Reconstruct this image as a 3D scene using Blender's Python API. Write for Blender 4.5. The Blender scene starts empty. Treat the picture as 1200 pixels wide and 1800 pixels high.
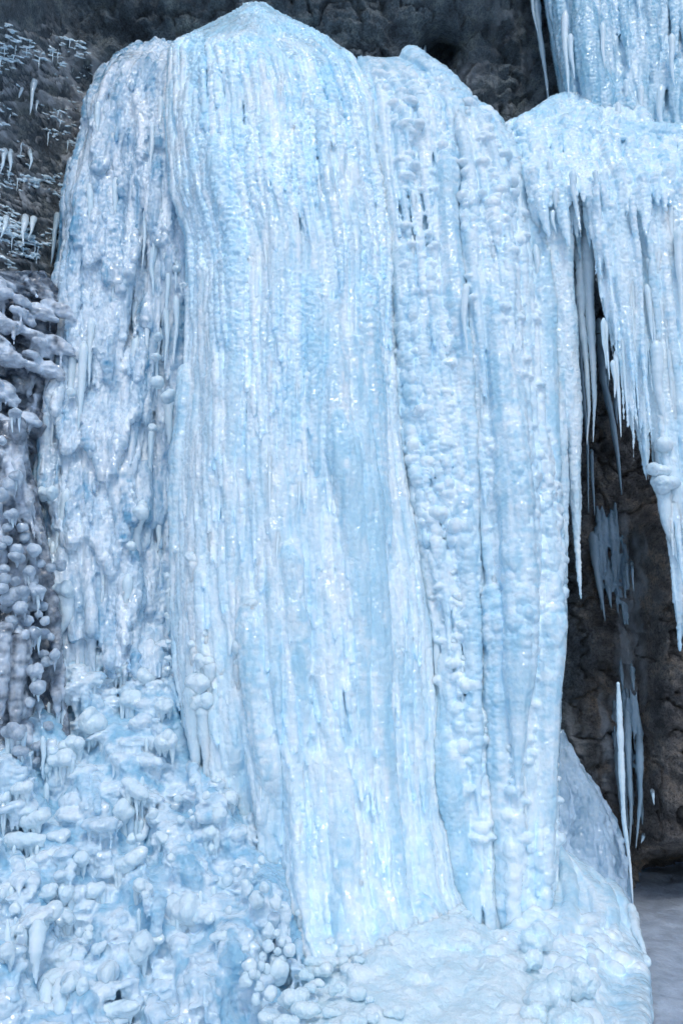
import bpy, math, random
import numpy as np

# ------------------------------------------------------------------ scene, camera
S = bpy.context.scene
C = S.collection
F = 1400.0                      # focal length in photograph pixels (28 mm on a 36 mm tall frame)
TILT = math.radians(10)
CT, ST = math.cos(TILT), math.sin(TILT)
CAMZ = 3.1


def at(px, py, Y):
    """World point at distance Y behind photograph pixel (px, py); works on arrays."""
    px, py, Y = np.broadcast_arrays(np.asarray(px, float), np.asarray(py, float), np.asarray(Y, float))
    dx = (px - 600) / F
    dz = (900 - py) / F
    k = Y / (CT - dz * ST)
    return np.stack([dx * k, Y, CAMZ + (ST + dz * CT) * k], -1)


def pxm(Y):
    return Y / F * 1.01


def lerp_poly(poly):
    a = np.array(sorted(poly), float)
    return lambda v: np.interp(v, a[:, 0], a[:, 1])


def sstep(a, b, x):
    t = np.clip((x - a) / (b - a), 0, 1)
    return t * t * (3 - 2 * t)


# ------------------------------------------------------------------ noise
def _hash(ix, iy, iz, seed):
    h = (ix.astype(np.int64) * 374761393 + iy.astype(np.int64) * 668265263 + iz.astype(np.int64) * 2147483647 + seed * 974634777)
    h = (h ^ (h >> 13)) & 0xFFFFFFFF
    h = (h * 1274126177) & 0xFFFFFFFF
    h = h ^ (h >> 16)
    h = (h * 2246822519) & 0xFFFFFFFF
    h = h ^ (h >> 13)
    return (h & 0xFFFFFF) / float(0x1000000)


def vnoise(P, seed=0):
    I = np.floor(P).astype(np.int64)
    f = P - I
    f = f * f * f * (f * (f * 6 - 15) + 10)
    r = 0
    for a in (0, 1):
        for b in (0, 1):
            for c in (0, 1):
                w = (f[:, 0] if a else 1 - f[:, 0]) * (f[:, 1] if b else 1 - f[:, 1]) * (f[:, 2] if c else 1 - f[:, 2])
                r = r + w * _hash(I[:, 0] + a, I[:, 1] + b, I[:, 2] + c, seed)
    return r * 2 - 1


def fbm(P, oct=4, seed=0, gain=0.5, ridged=False):
    r, a, t = 0, 1.0, 0
    for o in range(oct):
        n = vnoise(P * (2.03 ** o) + o * 17.3, seed + o)
        if ridged:
            n = 1 - 2 * np.abs(n)
        r = r + a * n
        t += a
        a *= gain
    return r / t


def worley(P, seed=0):
    """Distance to the nearest feature point (27 cells)."""
    I = np.floor(P).astype(np.int64)
    best = np.full(len(P), 9.0)
    for a in (-1, 0, 1):
        for b in (-1, 0, 1):
            for c in (-1, 0, 1):
                J = I + np.array([a, b, c])
                d = 0
                for k in range(3):
                    q = J[:, k] + _hash(J[:, 0], J[:, 1], J[:, 2], seed + 31 * k)
                    d = d + (P[:, k] - q) ** 2
                best = np.minimum(best, d)
    return np.sqrt(best)


def bumps(P, seed=0, r=0.75):
    d = worley(P, seed)
    return np.sqrt(np.clip(1 - (d / r) ** 2, 0, 1))


# ------------------------------------------------------------------ mesh helpers
def raw_mesh(name, V, Q):
    V = np.asarray(V, np.float32)
    Q = np.asarray(Q, np.int32)
    m = bpy.data.meshes.new(name)
    m.vertices.add(len(V))
    m.vertices.foreach_set('co', V.ravel())
    k = Q.shape[1]
    m.loops.add(Q.size)
    m.loops.foreach_set('vertex_index', Q.ravel())
    m.polygons.add(len(Q))
    m.polygons.foreach_set('loop_start', np.arange(0, Q.size, k, dtype=np.int32))
    m.polygons.foreach_set('loop_total', np.full(len(Q), k, np.int32))
    m.polygons.foreach_set('use_smooth', np.ones(len(Q), bool))
    m.update(calc_edges=True)
    m.validate()
    return m


def grid_quads(nu, nv):
    i = np.arange(nu - 1)[:, None] * nv + np.arange(nv - 1)[None, :]
    i = i.ravel()
    return np.stack([i, i + nv, i + nv + 1, i + 1], -1)


class Bag:
    """Collects closed shapes, fused afterwards into ONE skin."""

    def __init__(self):
        self.V, self.Q, self.n, self.W = [], [], 0, []

    def add(self, V, Q, f=.5):
        self.W.append(np.full(len(V), f, np.float32))
        self.V.append(np.asarray(V, np.float32))
        self.Q.append(np.asarray(Q, np.int32) + self.n)
        self.n += len(V)

    def tube(self, P, R, sides=8, squash=1.0, f=.7):
        """P (n,3) path, R (n,) radii; the ends close to a point."""
        P = np.asarray(P, float)
        R = np.asarray(R, float)
        T = np.gradient(P, axis=0)
        T /= np.linalg.norm(T, axis=1)[:, None] + 1e-9
        A = np.cross(T, [0.0, 1.0, 0.0])
        A /= np.linalg.norm(A, axis=1)[:, None] + 1e-9
        B = np.cross(T, A)
        P = np.concatenate([P[:1] - T[:1] * R[0] * .6, P, P[-1:] + T[-1:] * R[-1] * .8])
        A = np.concatenate([A[:1], A, A[-1:]])
        B = np.concatenate([B[:1], B, B[-1:]])
        R = np.concatenate([[1e-4], R, [1e-4]])
        a = np.linspace(0, 2 * np.pi, sides, endpoint=False)
        V = P[:, None, :] + R[:, None, None] * (np.cos(a)[None, :, None] * A[:, None, :] + squash * np.sin(a)[None, :, None] * B[:, None, :])
        n = len(P)
        i = np.arange(n - 1)[:, None] * sides
        j = np.arange(sides)[None, :]
        k = (j + 1) % sides
        Q = np.stack([i + j, i + k, i + sides + k, i + sides + j], -1).reshape(-1, 4)
        self.add(V.reshape(-1, 3), Q, f)

    def blob(self, c, r, seg=12, rot=0.0, f=.85):
        """Ellipsoid with radii r=(x,y,z), turned by rot in the picture plane."""
        u = np.linspace(0, np.pi, seg)
        v = np.linspace(0, 2 * np.pi, seg, endpoint=False)
        uu, vv = np.meshgrid(u, v, indexing='ij')
        X = np.stack([np.sin(uu) * np.cos(vv) * r[0], np.sin(uu) * np.sin(vv) * r[1], np.cos(uu) * r[2]], -1).reshape(-1, 3)
        if rot:
            c_, s_ = math.cos(rot), math.sin(rot)
            X = np.stack([X[:, 0] * c_ - X[:, 2] * s_, X[:, 1], X[:, 0] * s_ + X[:, 2] * c_], -1)
        i = np.arange(seg - 1)[:, None] * seg
        j = np.arange(seg)[None, :]
        k = (j + 1) % seg
        Q = np.stack([i + j, i + seg + j, i + seg + k, i + k], -1).reshape(-1, 4)
        self.add(X + np.asarray(c), Q, f)

    def slab(self, front, back, f=.12):
        """front, back: (nu, nv, 3) grids joined into a closed solid."""
        nu, nv = front.shape[:2]
        V = np.concatenate([front.reshape(-1, 3), back.reshape(-1, 3)])
        q = grid_quads(nu, nv)
        n = nu * nv
        Q = [q, q[:, ::-1] + n]
        idx = np.arange(n).reshape(nu, nv)
        loop = np.concatenate([idx[:, 0], idx[-1, 1:], idx[-2::-1, -1], idx[0, -2:0:-1]])
        nxt = np.roll(loop, -1)
        Q.append(np.stack([loop, loop + n, nxt + n, nxt], -1))
        self.add(V, np.concatenate(Q), f)

    def fuse(self, voxel, smooth=2):
        """One organic skin round everything collected: returns verts, normals, quads."""
        m = raw_mesh('raw', np.concatenate(self.V), np.concatenate(self.Q))
        return fuse_mesh(m, voxel, smooth)


def pick_frost(bag, V, Q, cell=0.03):
    """Each point of the fused skin takes the frostiness of the drip, knob or backing it came from."""
    src, w = np.concatenate(bag.V).astype(float), np.concatenate(bag.W)
    lo = np.minimum(src.min(0), V.min(0)) - .5
    best, tot = np.full(len(V), float(w.min())), np.zeros(len(V))
    for c in (cell, cell * 1.9):
        key = lambda P: (np.floor((P - lo) / c).astype(np.int64) * np.array([1, 1 << 20, 1 << 40])).sum(1)
        u, inv = np.unique(key(src), return_inverse=True)
        mean = np.bincount(inv, w) / np.bincount(inv)
        k = key(V)
        i = np.clip(np.searchsorted(u, k), 0, len(u) - 1)
        hit = (u[i] == k) & (tot == 0)
        best[hit] = mean[i[hit]]
        tot[hit] = 1
    E = np.concatenate([Q[:, [0, 1]], Q[:, [1, 2]], Q[:, [2, 3]], Q[:, [3, 0]]])
    deg = np.bincount(E[:, 0], minlength=len(V)) + 1e-9
    for _ in range(5):
        best = .4 * best + .6 * np.bincount(E[:, 0], best[E[:, 1]], minlength=len(V)) / deg
    return best


def fuse_mesh(m, voxel, smooth):
    o = bpy.data.objects.new('raw', m)
    C.objects.link(o)
    r = o.modifiers.new('r', 'REMESH')
    r.mode = 'VOXEL'
    r.voxel_size = voxel
    if smooth:
        s = o.modifiers.new('s', 'SMOOTH')
        s.factor = 0.5
        s.iterations = smooth
    dg = bpy.context.evaluated_depsgraph_get()
    e = o.evaluated_get(dg)
    me = e.to_mesh()
    V = np.empty(len(me.vertices) * 3, np.float32)
    me.vertices.foreach_get('co', V)
    N = np.empty(len(me.vertices) * 3, np.float32)
    me.vertex_normals.foreach_get('vector', N)
    Q = np.empty(len(me.loops), np.int32)
    me.loops.foreach_get('vertex_index', Q)
    e.to_mesh_clear()
    bpy.data.objects.remove(o)
    bpy.data.meshes.remove(m)
    V, N, Q = V.reshape(-1, 3).astype(float), N.reshape(-1, 3).astype(float), Q.reshape(-1, 4)
    # keep the largest connected piece only
    lab = np.arange(len(V))
    E = np.concatenate([Q[:, [0, 1]], Q[:, [1, 2]], Q[:, [2, 3]], Q[:, [3, 0]]])
    while True:
        a, b = lab[E[:, 0]], lab[E[:, 1]]
        lo = np.minimum(a, b)
        new = lab.copy()
        np.minimum.at(new, a, lo)
        np.minimum.at(new, b, lo)
        new = new[new]
        new = new[new]
        if (new == lab).all():
            break
        lab = new
    u, cnt = np.unique(lab, return_counts=True)
    if len(u) > 1:
        keep = lab == u[cnt.argmax()]
        remap = np.cumsum(keep) - 1
        Q = remap[Q[keep[Q[:, 0]]]]
        V, N = V[keep], N[keep]
    return V, N, Q


LAST = {'n': -1}


# ------------------------------------------------------------------ objects
def thing(name, label, cat, loc, group=None):
    o = bpy.data.objects.new(name, None)
    o.empty_display_size = 0.1
    o.location = loc
    C.objects.link(o)
    o['label'] = label
    o['category'] = cat
    if group:
        o['group'] = group
    return o


def obj(name, V, Q, mat, parent=None, attrs=None):
    V = np.asarray(V, float)
    off = np.zeros(3)
    if parent is not None:
        p = parent
        while p is not None:
            off = off + np.array(p.location)
            p = p.parent
    m = raw_mesh(name, V - off, Q)
    if attrs is None:
        attrs = {'frost': LAST['frost'] if LAST['n'] == len(V) else np.full(len(V), .65)}
    if attrs:
        for k, v in attrs.items():
            a = m.attributes.new(k, 'FLOAT', 'POINT')
            a.data.foreach_set('value', np.asarray(v, np.float32))
    m.materials.append(mat)
    o = bpy.data.objects.new(name, m)
    C.objects.link(o)
    if parent is not None:
        o.parent = parent
    return o


def solo(name, V, Q, mat, label, cat, group=None):
    """A top-level thing that is one mesh, with its origin at its own middle."""
    V = np.asarray(V, float)
    c = V.mean(0)
    o = obj(name, V - c, Q, mat)
    o.location = c
    o['label'] = label
    o['category'] = cat
    if group:
        o['group'] = group
    return o


# ------------------------------------------------------------------ materials
def nodes(name):
    m = bpy.data.materials.new(name)
    m.use_nodes = True
    nt = m.node_tree
    return m, nt, nt.nodes['Principled BSDF']


def link(nt, a, b):
    nt.links.new(a, b)


def ice_mat(name, frost, clear, scale=0.13, rad=(0.62, 0.84, 1.0), rough=0.14, bump=0.5, grain=55.0, trans=0.0, spec=0.5, frost_amt=0.5, streak=0.25, coat=1.0, glint=0.022, gsc=19.0):
    m, nt, b = nodes(name)
    tc = nt.nodes.new('ShaderNodeNewGeometry')
    mp = nt.nodes.new('ShaderNodeMapping')
    mp.inputs['Scale'].default_value = (1, 1, streak)
    link(nt, tc.outputs['Position'], mp.inputs['Vector'])
    n1 = nt.nodes.new('ShaderNodeTexNoise')
    n1.inputs['Scale'].default_value = 5.0
    n1.inputs['Detail'].default_value = 6
    n1.inputs['Roughness'].default_value = 0.62
    link(nt, mp.outputs['Vector'], n1.inputs['Vector'])
    r1 = nt.nodes.new('ShaderNodeMapRange')
    r1.inputs['From Min'].default_value = 0.35
    r1.inputs['From Max'].default_value = 0.65
    r1.inputs['To Min'].default_value = max(0, frost_amt - 0.45)
    r1.inputs['To Max'].default_value = min(1, frost_amt + 0.45)
    link(nt, n1.outputs['Fac'], r1.inputs['Value'])
    fa = nt.nodes.new('ShaderNodeAttribute')
    fa.attribute_name = 'frost'
    fm = nt.nodes.new('ShaderNodeMath')
    fm.operation = 'MULTIPLY_ADD'
    fm.inputs[1].default_value = 0.95
    fm.use_clamp = True
    fs = nt.nodes.new('ShaderNodeMath')
    fs.operation = 'MULTIPLY_ADD'
    fs.inputs[1].default_value = 0.7
    fs.inputs[2].default_value = -0.35
    link(nt, r1.outputs['Result'], fs.inputs[0])
    link(nt, fa.outputs['Fac'], fm.inputs[0])
    link(nt, fs.outputs['Value'], fm.inputs[2])
    mix = nt.nodes.new('ShaderNodeMix')
    mix.data_type = 'RGBA'
    mix.inputs['A'].default_value = (*clear, 1)
    mix.inputs['B'].default_value = (*frost, 1)
    link(nt, fm.outputs['Value'], mix.inputs['Factor'])
    link(nt, mix.outputs['Result'], b.inputs['Base Color'])
    if scale:
        b.subsurface_method = SSS
        b.inputs['Subsurface Weight'].default_value = 1.0
        b.inputs['Subsurface Radius'].default_value = rad
        b.inputs['Subsurface Scale'].default_value = scale
    b.inputs['IOR'].default_value = 1.36
    b.inputs['Specular IOR Level'].default_value = spec
    if trans:
        b.inputs['Transmission Weight'].default_value = trans
    rr = nt.nodes.new('ShaderNodeMapRange')
    rr.inputs['To Min'].default_value = rough * 0.6
    rr.inputs['To Max'].default_value = rough * 2.2
    link(nt, n1.outputs['Fac'], rr.inputs['Value'])
    link(nt, rr.outputs['Result'], b.inputs['Roughness'])
    # fine melt-and-refreeze grain
    mp2 = nt.nodes.new('ShaderNodeMapping')
    mp2.inputs['Scale'].default_value = (1, 1, 0.6)
    link(nt, tc.outputs['Position'], mp2.inputs['Vector'])
    n2 = nt.nodes.new('ShaderNodeTexNoise')
    n2.inputs['Scale'].default_value = grain
    n2.inputs['Detail'].default_value = 3
    link(nt, mp2.outputs['Vector'], n2.inputs['Vector'])
    v2 = nt.nodes.new('ShaderNodeTexVoronoi')
    v2.feature = 'SMOOTH_F1'
    v2.inputs['Scale'].default_value = grain * 0.55
    link(nt, mp2.outputs['Vector'], v2.inputs['Vector'])
    ad = nt.nodes.new('ShaderNodeMath')
    ad.operation = 'SUBTRACT'
    link(nt, n2.outputs['Fac'], ad.inputs[0])
    link(nt, v2.outputs['Distance'], ad.inputs[1])
    bp = nt.nodes.new('ShaderNodeBump')
    bp.inputs['Strength'].default_value = bump
    bp.inputs['Distance'].default_value = 0.013
    link(nt, ad.outputs['Value'], bp.inputs['Height'])
    link(nt, bp.outputs['Normal'], b.inputs['Normal'])
    if coat:
        # melt-glazed patches between frosted ones
        n5 = nt.nodes.new('ShaderNodeTexNoise')
        n5.inputs['Scale'].default_value = 3.2
        n5.inputs['Detail'].default_value = 4
        link(nt, mp2.outputs['Vector'], n5.inputs['Vector'])
        r5 = nt.nodes.new('ShaderNodeMapRange')
        r5.inputs['From Min'].default_value = 0.46
        r5.inputs['From Max'].default_value = 0.60
        r5.inputs['To Min'].default_value = 0.25 * coat
        r5.inputs['To Max'].default_value = coat
        link(nt, n5.outputs['Fac'], r5.inputs['Value'])
        link(nt, r5.outputs['Result'], b.inputs['Coat Weight'])
        b.inputs['Coat Roughness'].default_value = 0.03
        b.inputs['Coat IOR'].default_value = 1.9
        n4 = nt.nodes.new('ShaderNodeTexNoise')
        n4.inputs['Scale'].default_value = gsc
        n4.inputs['Detail'].default_value = 1
        mp4 = nt.nodes.new('ShaderNodeMapping')
        mp4.inputs['Scale'].default_value = (1, 1, 1.7)
        link(nt, tc.outputs['Position'], mp4.inputs['Vector'])
        link(nt, mp4.outputs['Vector'], n4.inputs['Vector'])
        b4 = nt.nodes.new('ShaderNodeBump')
        b4.inputs['Strength'].default_value = 1.0
        b4.inputs['Distance'].default_value = glint
        link(nt, n4.outputs['Fac'], b4.inputs['Height'])
        link(nt, b4.outputs['Normal'], b.inputs['Coat Normal'])
    return m


SSS = 'BURLEY'
FROST = (0.85, 0.94, 0.98)
CLEAR = (0.44, 0.71, 0.86)
M_ICE = ice_mat('blue_white_ice', FROST, CLEAR, scale=.075, rough=.25, bump=.7, frost_amt=.55)
M_KNOB = ice_mat('knobbly_ice', (0.84, 0.935, 0.98), (0.43, 0.69, 0.84), scale=.06, rough=0.28, bump=0.6, grain=45, frost_amt=0.55, streak=0.5, coat=.8)
M_GLASSY = ice_mat('glassy_ice', (0.86, 0.93, 0.98), (0.15, 0.38, 0.57), scale=.035, rough=0.15, bump=0.8, grain=55, frost_amt=0.57, streak=.2, coat=1)
M_ICICLE = ice_mat('icicle_ice', (0.82, 0.93, 0.98), (0.56, 0.79, 0.91), scale=0.03, rough=0.2, bump=0.4, grain=50, frost_amt=0.6, coat=.8)
M_BULB = ice_mat('frosted_bulb_ice', (0.81, 0.925, 0.975), (0.58, 0.79, 0.90), scale=0.02, rough=0.4, bump=0.6, grain=60, frost_amt=0.6, streak=1, coat=.8)
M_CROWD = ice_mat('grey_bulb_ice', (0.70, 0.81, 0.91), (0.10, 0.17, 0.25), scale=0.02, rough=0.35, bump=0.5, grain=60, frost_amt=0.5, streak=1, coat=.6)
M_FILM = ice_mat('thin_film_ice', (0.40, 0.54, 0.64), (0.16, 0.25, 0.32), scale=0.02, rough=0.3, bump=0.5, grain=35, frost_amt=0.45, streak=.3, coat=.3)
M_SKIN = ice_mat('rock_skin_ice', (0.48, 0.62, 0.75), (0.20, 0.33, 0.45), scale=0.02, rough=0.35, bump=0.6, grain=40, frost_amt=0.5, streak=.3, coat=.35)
M_WALL = ice_mat('dim_wall_ice', (0.74, 0.87, 0.94), (0.28, 0.53, 0.68), scale=.05, rough=.2, bump=0.6, grain=45, coat=1)
M_SLOPE = ice_mat('wet_slope_ice', (0.80, 0.905, 0.97), (0.30, 0.56, 0.74), scale=0.02, rough=0.35, bump=0.7, grain=50, streak=1, coat=1, glint=.018)
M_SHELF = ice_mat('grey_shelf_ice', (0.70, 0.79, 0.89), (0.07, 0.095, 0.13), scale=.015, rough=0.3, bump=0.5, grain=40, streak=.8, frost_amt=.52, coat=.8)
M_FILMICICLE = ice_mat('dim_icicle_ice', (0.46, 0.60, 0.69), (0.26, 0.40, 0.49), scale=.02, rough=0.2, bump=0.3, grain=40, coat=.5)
M_SNOWICE = ice_mat('snow_crusted_ice', (0.83, 0.94, 0.98), (0.54, 0.79, 0.90), scale=.05, rough=0.5, bump=1.0, grain=70, frost_amt=0.58, streak=1, coat=.3)


def rock_mat(name, dark, mid, warm, icy=False):
    m, nt, b = nodes(name)
    tc = nt.nodes.new('ShaderNodeNewGeometry')
    n1 = nt.nodes.new('ShaderNodeTexNoise')
    n1.inputs['Scale'].default_value = 2.2
    n1.inputs['Detail'].default_value = 10
    n1.inputs['Roughness'].default_value = 0.68
    link(nt, tc.outputs['Position'], n1.inputs['Vector'])
    cr = nt.nodes.new('ShaderNodeValToRGB')
    e = cr.color_ramp.elements
    e[0].position, e[0].color = 0.34, (*dark, 1)
    e[1].position, e[1].color = 0.70, (*warm, 1)
    x = e.new(0.52)
    x.color = (*mid, 1)
    link(nt, n1.outputs['Fac'], cr.inputs['Fac'])
    n3 = nt.nodes.new('ShaderNodeTexNoise')
    n3.inputs['Scale'].default_value = 30
    n3.inputs['Detail'].default_value = 8
    n3.inputs['Roughness'].default_value = 0.7
    link(nt, tc.outputs['Position'], n3.inputs['Vector'])
    mr = nt.nodes.new('ShaderNodeMapRange')
    mr.inputs['From Min'].default_value = 0.3
    mr.inputs['From Max'].default_value = 0.7
    mr.inputs['To Min'].default_value = 0.3
    mr.inputs['To Max'].default_value = 1.8
    link(nt, n3.outputs['Fac'], mr.inputs['Value'])
    mu = nt.nodes.new('ShaderNodeMix')
    mu.data_type = 'RGBA'
    mu.blend_type = 'MULTIPLY'
    mu.inputs['Factor'].default_value = 1
    link(nt, cr.outputs['Color'], mu.inputs['A'])
    link(nt, mr.outputs['Result'], mu.inputs['B'])
    wa = nt.nodes.new('ShaderNodeAttribute')
    wa.attribute_name = 'warm'
    tint = nt.nodes.new('ShaderNodeMix')
    tint.data_type = 'RGBA'
    tint.inputs['A'].default_value = (1.9, 2.35, 2.55, 1)
    tint.inputs['B'].default_value = (3.3, 2.85, 2.5, 1)  # brown tone, brightened to offset the skylight blocked on the right
    link(nt, wa.outputs['Fac'], tint.inputs['Factor'])
    mt = nt.nodes.new('ShaderNodeMix')
    mt.data_type = 'RGBA'
    mt.blend_type = 'MULTIPLY'
    mt.inputs['Factor'].default_value = 1
    link(nt, mu.outputs['Result'], mt.inputs['A'])
    link(nt, tint.outputs['Result'], mt.inputs['B'])
    col = mt.outputs['Result']
    b.inputs['Roughness'].default_value = 0.75
    if icy:
        at_ = nt.nodes.new('ShaderNodeAttribute')
        at_.attribute_name = 'ice'
        mi = nt.nodes.new('ShaderNodeMix')
        mi.data_type = 'RGBA'
        link(nt, at_.outputs['Fac'], mi.inputs['Factor'])
        link(nt, col, mi.inputs['A'])
        mi.inputs['B'].default_value = (0.86, 0.91, 0.96, 1)
        col = mi.outputs['Result']
        ro = nt.nodes.new('ShaderNodeMapRange')
        ro.inputs['To Min'].default_value = 0.55
        ro.inputs['To Max'].default_value = 0.12
        link(nt, at_.outputs['Fac'], ro.inputs['Value'])
        link(nt, ro.outputs['Result'], b.inputs['Roughness'])
    link(nt, col, b.inputs['Base Color'])
    bp = nt.nodes.new('ShaderNodeBump')
    bp.inputs['Strength'].default_value = 1.0
    bp.inputs['Distance'].default_value = 0.12
    link(nt, n3.outputs['Fac'], bp.inputs['Height'])
    link(nt, bp.outputs['Normal'], b.inputs['Normal'])
    return m


M_ROCK = rock_mat('dark_wet_rock', (0.030, 0.033, 0.038), (0.085, 0.090, 0.096), (0.19, 0.175, 0.155), icy=True)
M_SNOW = ice_mat('packed_snow_shaded', (0.52, 0.60, 0.70), (0.28, 0.34, 0.42), coat=.3, rough=0.4, bump=1.0, grain=30, frost_amt=0.6, streak=1)  # snow darkened in its colour to stand in for the cave's shade

# ------------------------------------------------------------------ masses made of strands
def strand(bag, L, R, Yf, u, y0, l, bot, r0, off, lump, rs):
    """One drip that grows out of the surface, runs down it and hangs plumb at its tip."""
    y1 = min(y0 + l, bot)
    k = max(6, int((y1 - y0) / max(4.0, r0 * 0.6)))
    pyy = np.linspace(y0, y1, k)
    t = np.linspace(0, 1, k)
    ph = rs.uniform(0, 99)
    uw = u + 0.010 * np.sin(pyy / rs.uniform(80, 200) + ph)
    pxx = L(pyy) + (R(pyy) - L(pyy)) * uw
    yy = Yf(np.clip(uw, 0, 1), pyy)
    yy = np.minimum(yy, np.minimum.accumulate(yy) + 0.10)
    e = sstep(0, rs.choice([0.06, 0.35], p=[.35, .65]), t)
    yy = yy - pxm(9) * r0 * off * (2 * e - 1) - 0.10 * t ** 2 * rs.uniform(0, 1)
    prof = (1 - np.clip((t - 0.3) / 0.7, 0, 1) ** 1.5) ** 0.85
    nz = vnoise(np.stack([pyy / (r0 * rs.uniform(1.4, 3.0)), np.full(k, ph), np.full(k, 3.3)], -1), 5)
    rad = r0 * prof * (1 + lump * nz) + 1.3
    bag.tube(at(pxx, pyy, yy), rad * pxm(yy), sides=7 if r0 < 9 else 10, f=rs.uniform(.28, 1.0) if r0 < 9 else rs.uniform(.2, .75))


def mass(L, R, Yf, top, bot, strands, rs, thick=0.7, du=24, dv=20, wob=0.06, ulim=(0.02, 0.98), over=0, f0=.14):
    """Backing body between the edge curves L(py), R(py) plus drips that follow it.
    strands: list of (count, radius px range, length px range, stand-off, lumpiness)."""
    bag = Bag()
    nv = max(4, int((bot - top) / dv))
    U = np.linspace(0, 1, du)
    PY = np.linspace(top, bot, nv)
    uu, vv = np.meshgrid(U, PY, indexing='ij')
    px = L(vv) + (R(vv) - L(vv)) * uu
    Y = Yf(uu, vv)
    P = at(px, vv, Y)
    n = fbm(P.reshape(-1, 3) * np.array([2.5, 2.5, 0.8]), 3, seed=rs.randint(1000)).reshape(px.shape)
    P = at(px, vv, Y + wob * n)
    bag.slab(P, at(px, vv, Y + thick), f0)
    for cnt, rr, ln, off, lump, *lo in strands:
        for _ in range(cnt):
            l = rs.uniform(*ln)
            y0 = max(rs.uniform(lo[0] if lo else top - 0.15 * l, bot - 0.35 * l), top + 3)
            strand(bag, L, R, Yf, rs.uniform(*ulim), y0, l, bot + over * rs.uniform() ** 2, rs.uniform(*rr), off, lump, rs)
    return bag


def tiers(bag, L, R, Yf, n, span, width, per, rr, ln, off, bot, rs, ulim=(.04, .96)):
    """n overlapping fringes: groups of drips that leave the fall at one level and end free."""
    for _ in range(n):
        u0, y0 = rs.uniform(*ulim), rs.uniform(*span)
        for _ in range(per):
            u = np.clip(u0 + rs.normal(0, width), .02, .98)
            y = y0 + rs.normal(0, 12) + 300 * abs(u - u0)
            strand(bag, L, R, Yf, u, y, rs.uniform(*ln) * (1 - .6 * min(1, abs(u - u0) / (2.2 * width))), bot, rs.uniform(*rr), off, .2, rs)


def finish(bag, voxel, grain, rs, smooth=1):
    """Fuse, then roughen: grain = list of (cell size m, amplitude m, vertical stretch, kind[, weight])."""
    V, N, Q = bag.fuse(voxel, smooth)
    LAST['frost'] = pick_frost(bag, V, Q)
    LAST['n'] = len(V)
    D = 0
    for g in grain:
        size, amp, st, kind = g[:4]
        P = V / np.array([size, size, size * st])
        s = rs.randint(1000)
        if kind == 'b':
            d = bumps(P, s)
        elif kind == 'k':      # knobs only in patches
            d = bumps(P, s) * sstep(-0.2, 0.35, fbm(V * np.array([1.6, 1.6, .8]), 2, s + 5))
        else:
            d = fbm(P, 3, s)
        if len(g) > 4:
            d = d * g[4](V)
        D = D + amp * d
    V = V + N * np.asarray(D)[:, None]
    return V, Q


def topx(V):
    """Photograph row of a world point, for weights that follow the height of the fall."""
    k = V[:, 1]
    e = np.arctan2(V[:, 2] - CAMZ, k) - TILT
    return 900 - F * np.tan(e)


def patches(sc=1.5, lo=-0.15, hi=0.25, seed=3):
    return lambda V: sstep(lo, hi, fbm(V * np.array([sc, sc, sc * .45]), 3, seed))


# ------------------------------------------------------------------ single icicles and bulbs
def icicle(path, r0, Y, rs, sides=12, lump=0.12, tip=0.9, ramp=0.10, flare=0):
    """Closed tapering drip along photograph points path=[(px,py),...] at distance Y (number or list)."""
    path = np.array(path, float)
    d = np.concatenate([[0], np.cumsum(np.hypot(*np.diff(path, axis=0).T))])
    n = max(14, int(d[-1] / 3.5))
    s = np.linspace(0, d[-1], n)
    t = s / d[-1]
    px = np.interp(s, d, path[:, 0]) + 0.12 * r0 * np.sin(t * rs.uniform(5, 9) + rs.uniform(0, 6))
    py = np.interp(s, d, path[:, 1])
    yy = np.full(n, float(Y)) if np.isscalar(Y) else np.interp(t, np.linspace(0, 1, len(Y)), Y)
    ph = rs.uniform(0, 99)
    nz = vnoise(np.stack([s / (r0 * 1.8 + 3), np.full(n, ph), np.zeros(n)], -1), 3) + .5 * vnoise(np.stack([s / 5, np.full(n, ph), np.ones(n)], -1), 4)
    rad = r0 * (sstep(-.4 * ramp, ramp, t) ** .7 if ramp else 1) * ((1 - t ** 1.25) ** tip) * (1 + lump * nz) * (1 + flare * np.exp(-t / .13)) + 0.5
    b = Bag()
    b.tube(at(px, py, yy), rad * pxm(yy), sides)
    V, Q = b.V[0].astype(float), b.Q[0]
    V = V + 0.08 * r0 * pxm(9) * fbm(V * 28, 2, rs.randint(99))[:, None]
    return V, Q


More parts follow.
